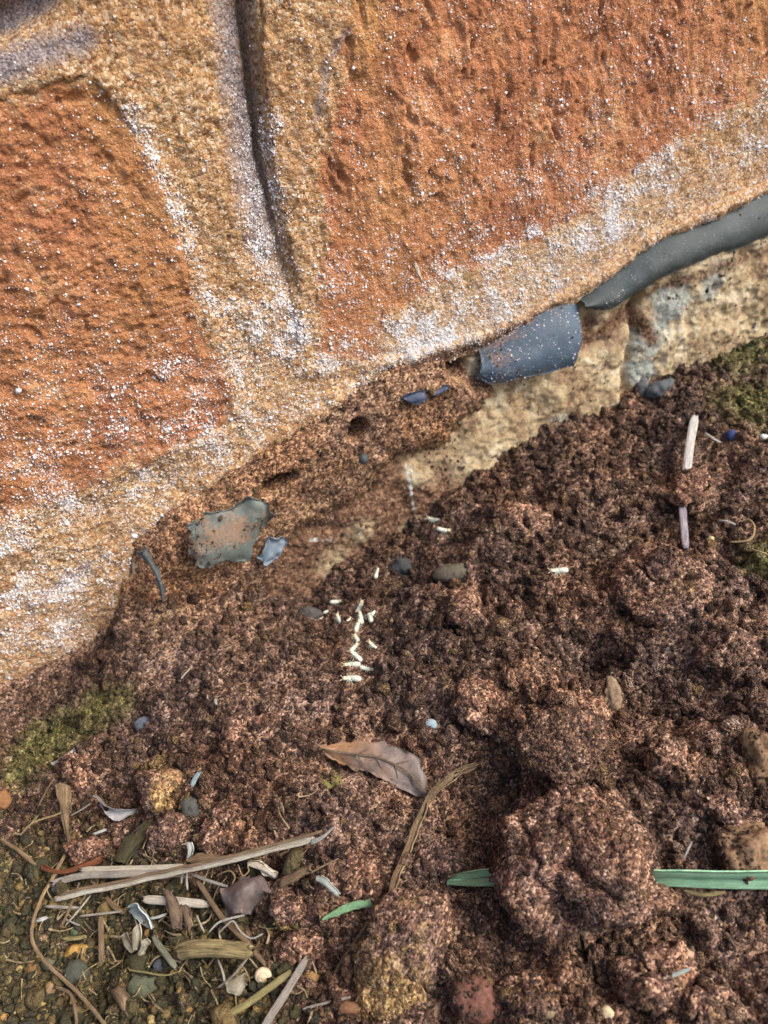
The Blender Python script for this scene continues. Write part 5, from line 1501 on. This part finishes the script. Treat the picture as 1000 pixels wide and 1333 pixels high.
# pixel, angle in the picture (degrees, head towards), scale, label
TERM = [
    (566, 679, -205, 1.15, 0, 'white termite at the concrete foot, upper one of the close pair'),
    (577, 692, -15, 1.0, 1, 'white termite at the concrete foot, lower one of the close pair'),
    (728, 745, 180, 1.15, 0, 'lone white termite on bare soil left of the ochre patched clod'),
    (331, 750, 5, 1.05, 0, 'lone white termite just below the murky plastic scrap'),
    (491, 748, 80, .95, 3, 'pale termite beside the round dark stone'),
    (437, 785, 5, .85, 3, 'pale termite beside the smooth dark stone, uppermost of the row'),
    (426, 797, 30, .6, 0, 'small curled termite beside the smooth dark stone'),
    (417, 806, 20, .5, 1, 'smallest termite at the lower side of the smooth dark stone'),
    (442, 809, 115, 1.0, 2, 'slanting termite left of the main cluster'),
    (454, 808, 60, .5, 0, 'tiny pale termite between the slanting one and the cluster'),
    (469, 793, 75, 1.1, 1, 'termite at the top of the white cluster'),
    (470, 806, 100, 1.0, 0, 'second termite from the top of the white cluster'),
    (465, 817, 80, 1.0, 2, 'thick termite in the middle of the white cluster'),
    (482, 804, 105, 1.0, 3, 'termite right of the cluster top'),
    (466, 836, 110, 1.0, 1, 'termite below the middle of the cluster, curled'),
    (460, 846, 60, .9, 0, 'termite crossing the curled one in the cluster'),
    (464, 856, 130, 1.05, 0, 'slanting termite at the lower end of the cluster'),
    (486, 843, 130, .9, 2, 'faint termite right of the lower cluster'),
    (459, 867, 180, 1.05, 0, 'level termite below the cluster, upper of two'),
    (477, 872, -15, .9, 3, 'dim termite right of the level one below the cluster'),
    (459, 885, 175, 1.15, 3, 'lowest level termite under the cluster'),
    (487, 798, 70, .7, 1, 'small termite at the right side of the cluster top'),
]
for i, (px, py, ang, k, var, lab) in enumerate(TERM):
    P = gpt(px, py, .0001)
    d = math.cos(math.radians(ang)) * RT + math.sin(math.radians(ang)) * UP
    nrm = np.array([.0, -.3, 1.0]); nrm /= np.linalg.norm(nrm)
    d = d - (d @ nrm) * nrm; d /= np.linalg.norm(d)
    yv = np.cross(nrm, d)
    o = bpy.data.objects.new('termite', TM[var]); COL.objects.link(o)
    sc_ = k * .84
    o.matrix_world = Matrix(((d[0], yv[0], nrm[0], P[0]), (d[1], yv[1], nrm[1], P[1]), (d[2], yv[2], nrm[2], P[2]), (0, 0, 0, 1))) @ Matrix.Diagonal((sc_, sc_ * 1.35, sc_ * 1.35, 1))
    tag(o, lab, 'termite', 'white termites on the soil')
    CLEAR.append((px, py, 14))
for a, b, r in [(490, 1000, 50), (530, 1015, 30), (562, 943, 9), (898, 590, 22), (890, 690, 14), (952, 567, 10), (450, 1185, 25), (610, 1145, 28), (930, 1147, 40), (985, 1147, 30), (560, 1040, 16), (590, 1008, 16), (540, 1090, 18), (515, 1140, 18)]:
    CLEAR.append((a, b, r))
for k in range(9): CLEAR.append((80 + 42 * k, 1168 - 10 * k, 18))
do_crumbs()
xm = wallpt(655, 450)[0]
speckle(o2, VPB, 420, .6, .00016, lambda v: (RNG.random(len(v)) < .12 + .6 * sstep(.008, -.006, v[:, 0] - xm)) & (fbm(v, .003, 3, 6) > -.1), CRUMBS)
speckle(o2, VPB, 700, 0, .00009, lambda v: RNG.random(len(v)) < .30 + .5 * sstep(-.001, .005, v[:, 2] - wallpt(690, 440)[2]), SALTS)
speckle(o_lip, VPA, 900, 0, .00007, lambda v: RNG.random(len(v)) < .5 * sstep(.1, .6, fbm(v, .005, 3, 7)), SALTS)
speckle(o_lip, VPA, 500, .6, .00010, lambda v: RNG.random(len(v)) < .5 * sstep(.0, .6, fbm(v, .005, 3, 8)), CRUMBS)
speckle(o3, VPC, 500, .65, .00013, lambda v: (np.abs(v[:, 2] - wallpt(288, 696, -.008)[2]) < .004) & (fbm(v, .004, 3, 6) > .0), CRUMBS)
# grit clinging to the concrete edge
vC = np.empty(len(foot.data.vertices) * 3, np.float32); foot.data.vertices.foreach_get('co', vC); vC = vC.reshape(-1, 3)
mC = np.empty(len(vC), np.float32); foot.data.attributes['mud'].data.foreach_get('value', mC)
pC = (.06 + mC) * ((vC[:, 0] > -.03) & (vC[:, 0] < .11) & (vC[:, 1] < .0)) * sstep(-.3, .4, fbm(vC, .005, 3, 130)); pC /= pC.sum()
iC = RNG.choice(len(vC), 3800, replace=False, p=pC); zC = .00014 * np.exp(RNG.normal(0, .5, len(iC)))
gC = scatter('soil_specks', vC[iC], zC, CRUMBS, 8, dict(tint=np.clip(RNG.normal(.5, .25, len(iC)), 0, 1), moss=np.zeros(len(iC)), ochre=(RNG.random(len(iC)) > .6) * .6))
gC.parent = foot; gC['kind'] = 'stuff'
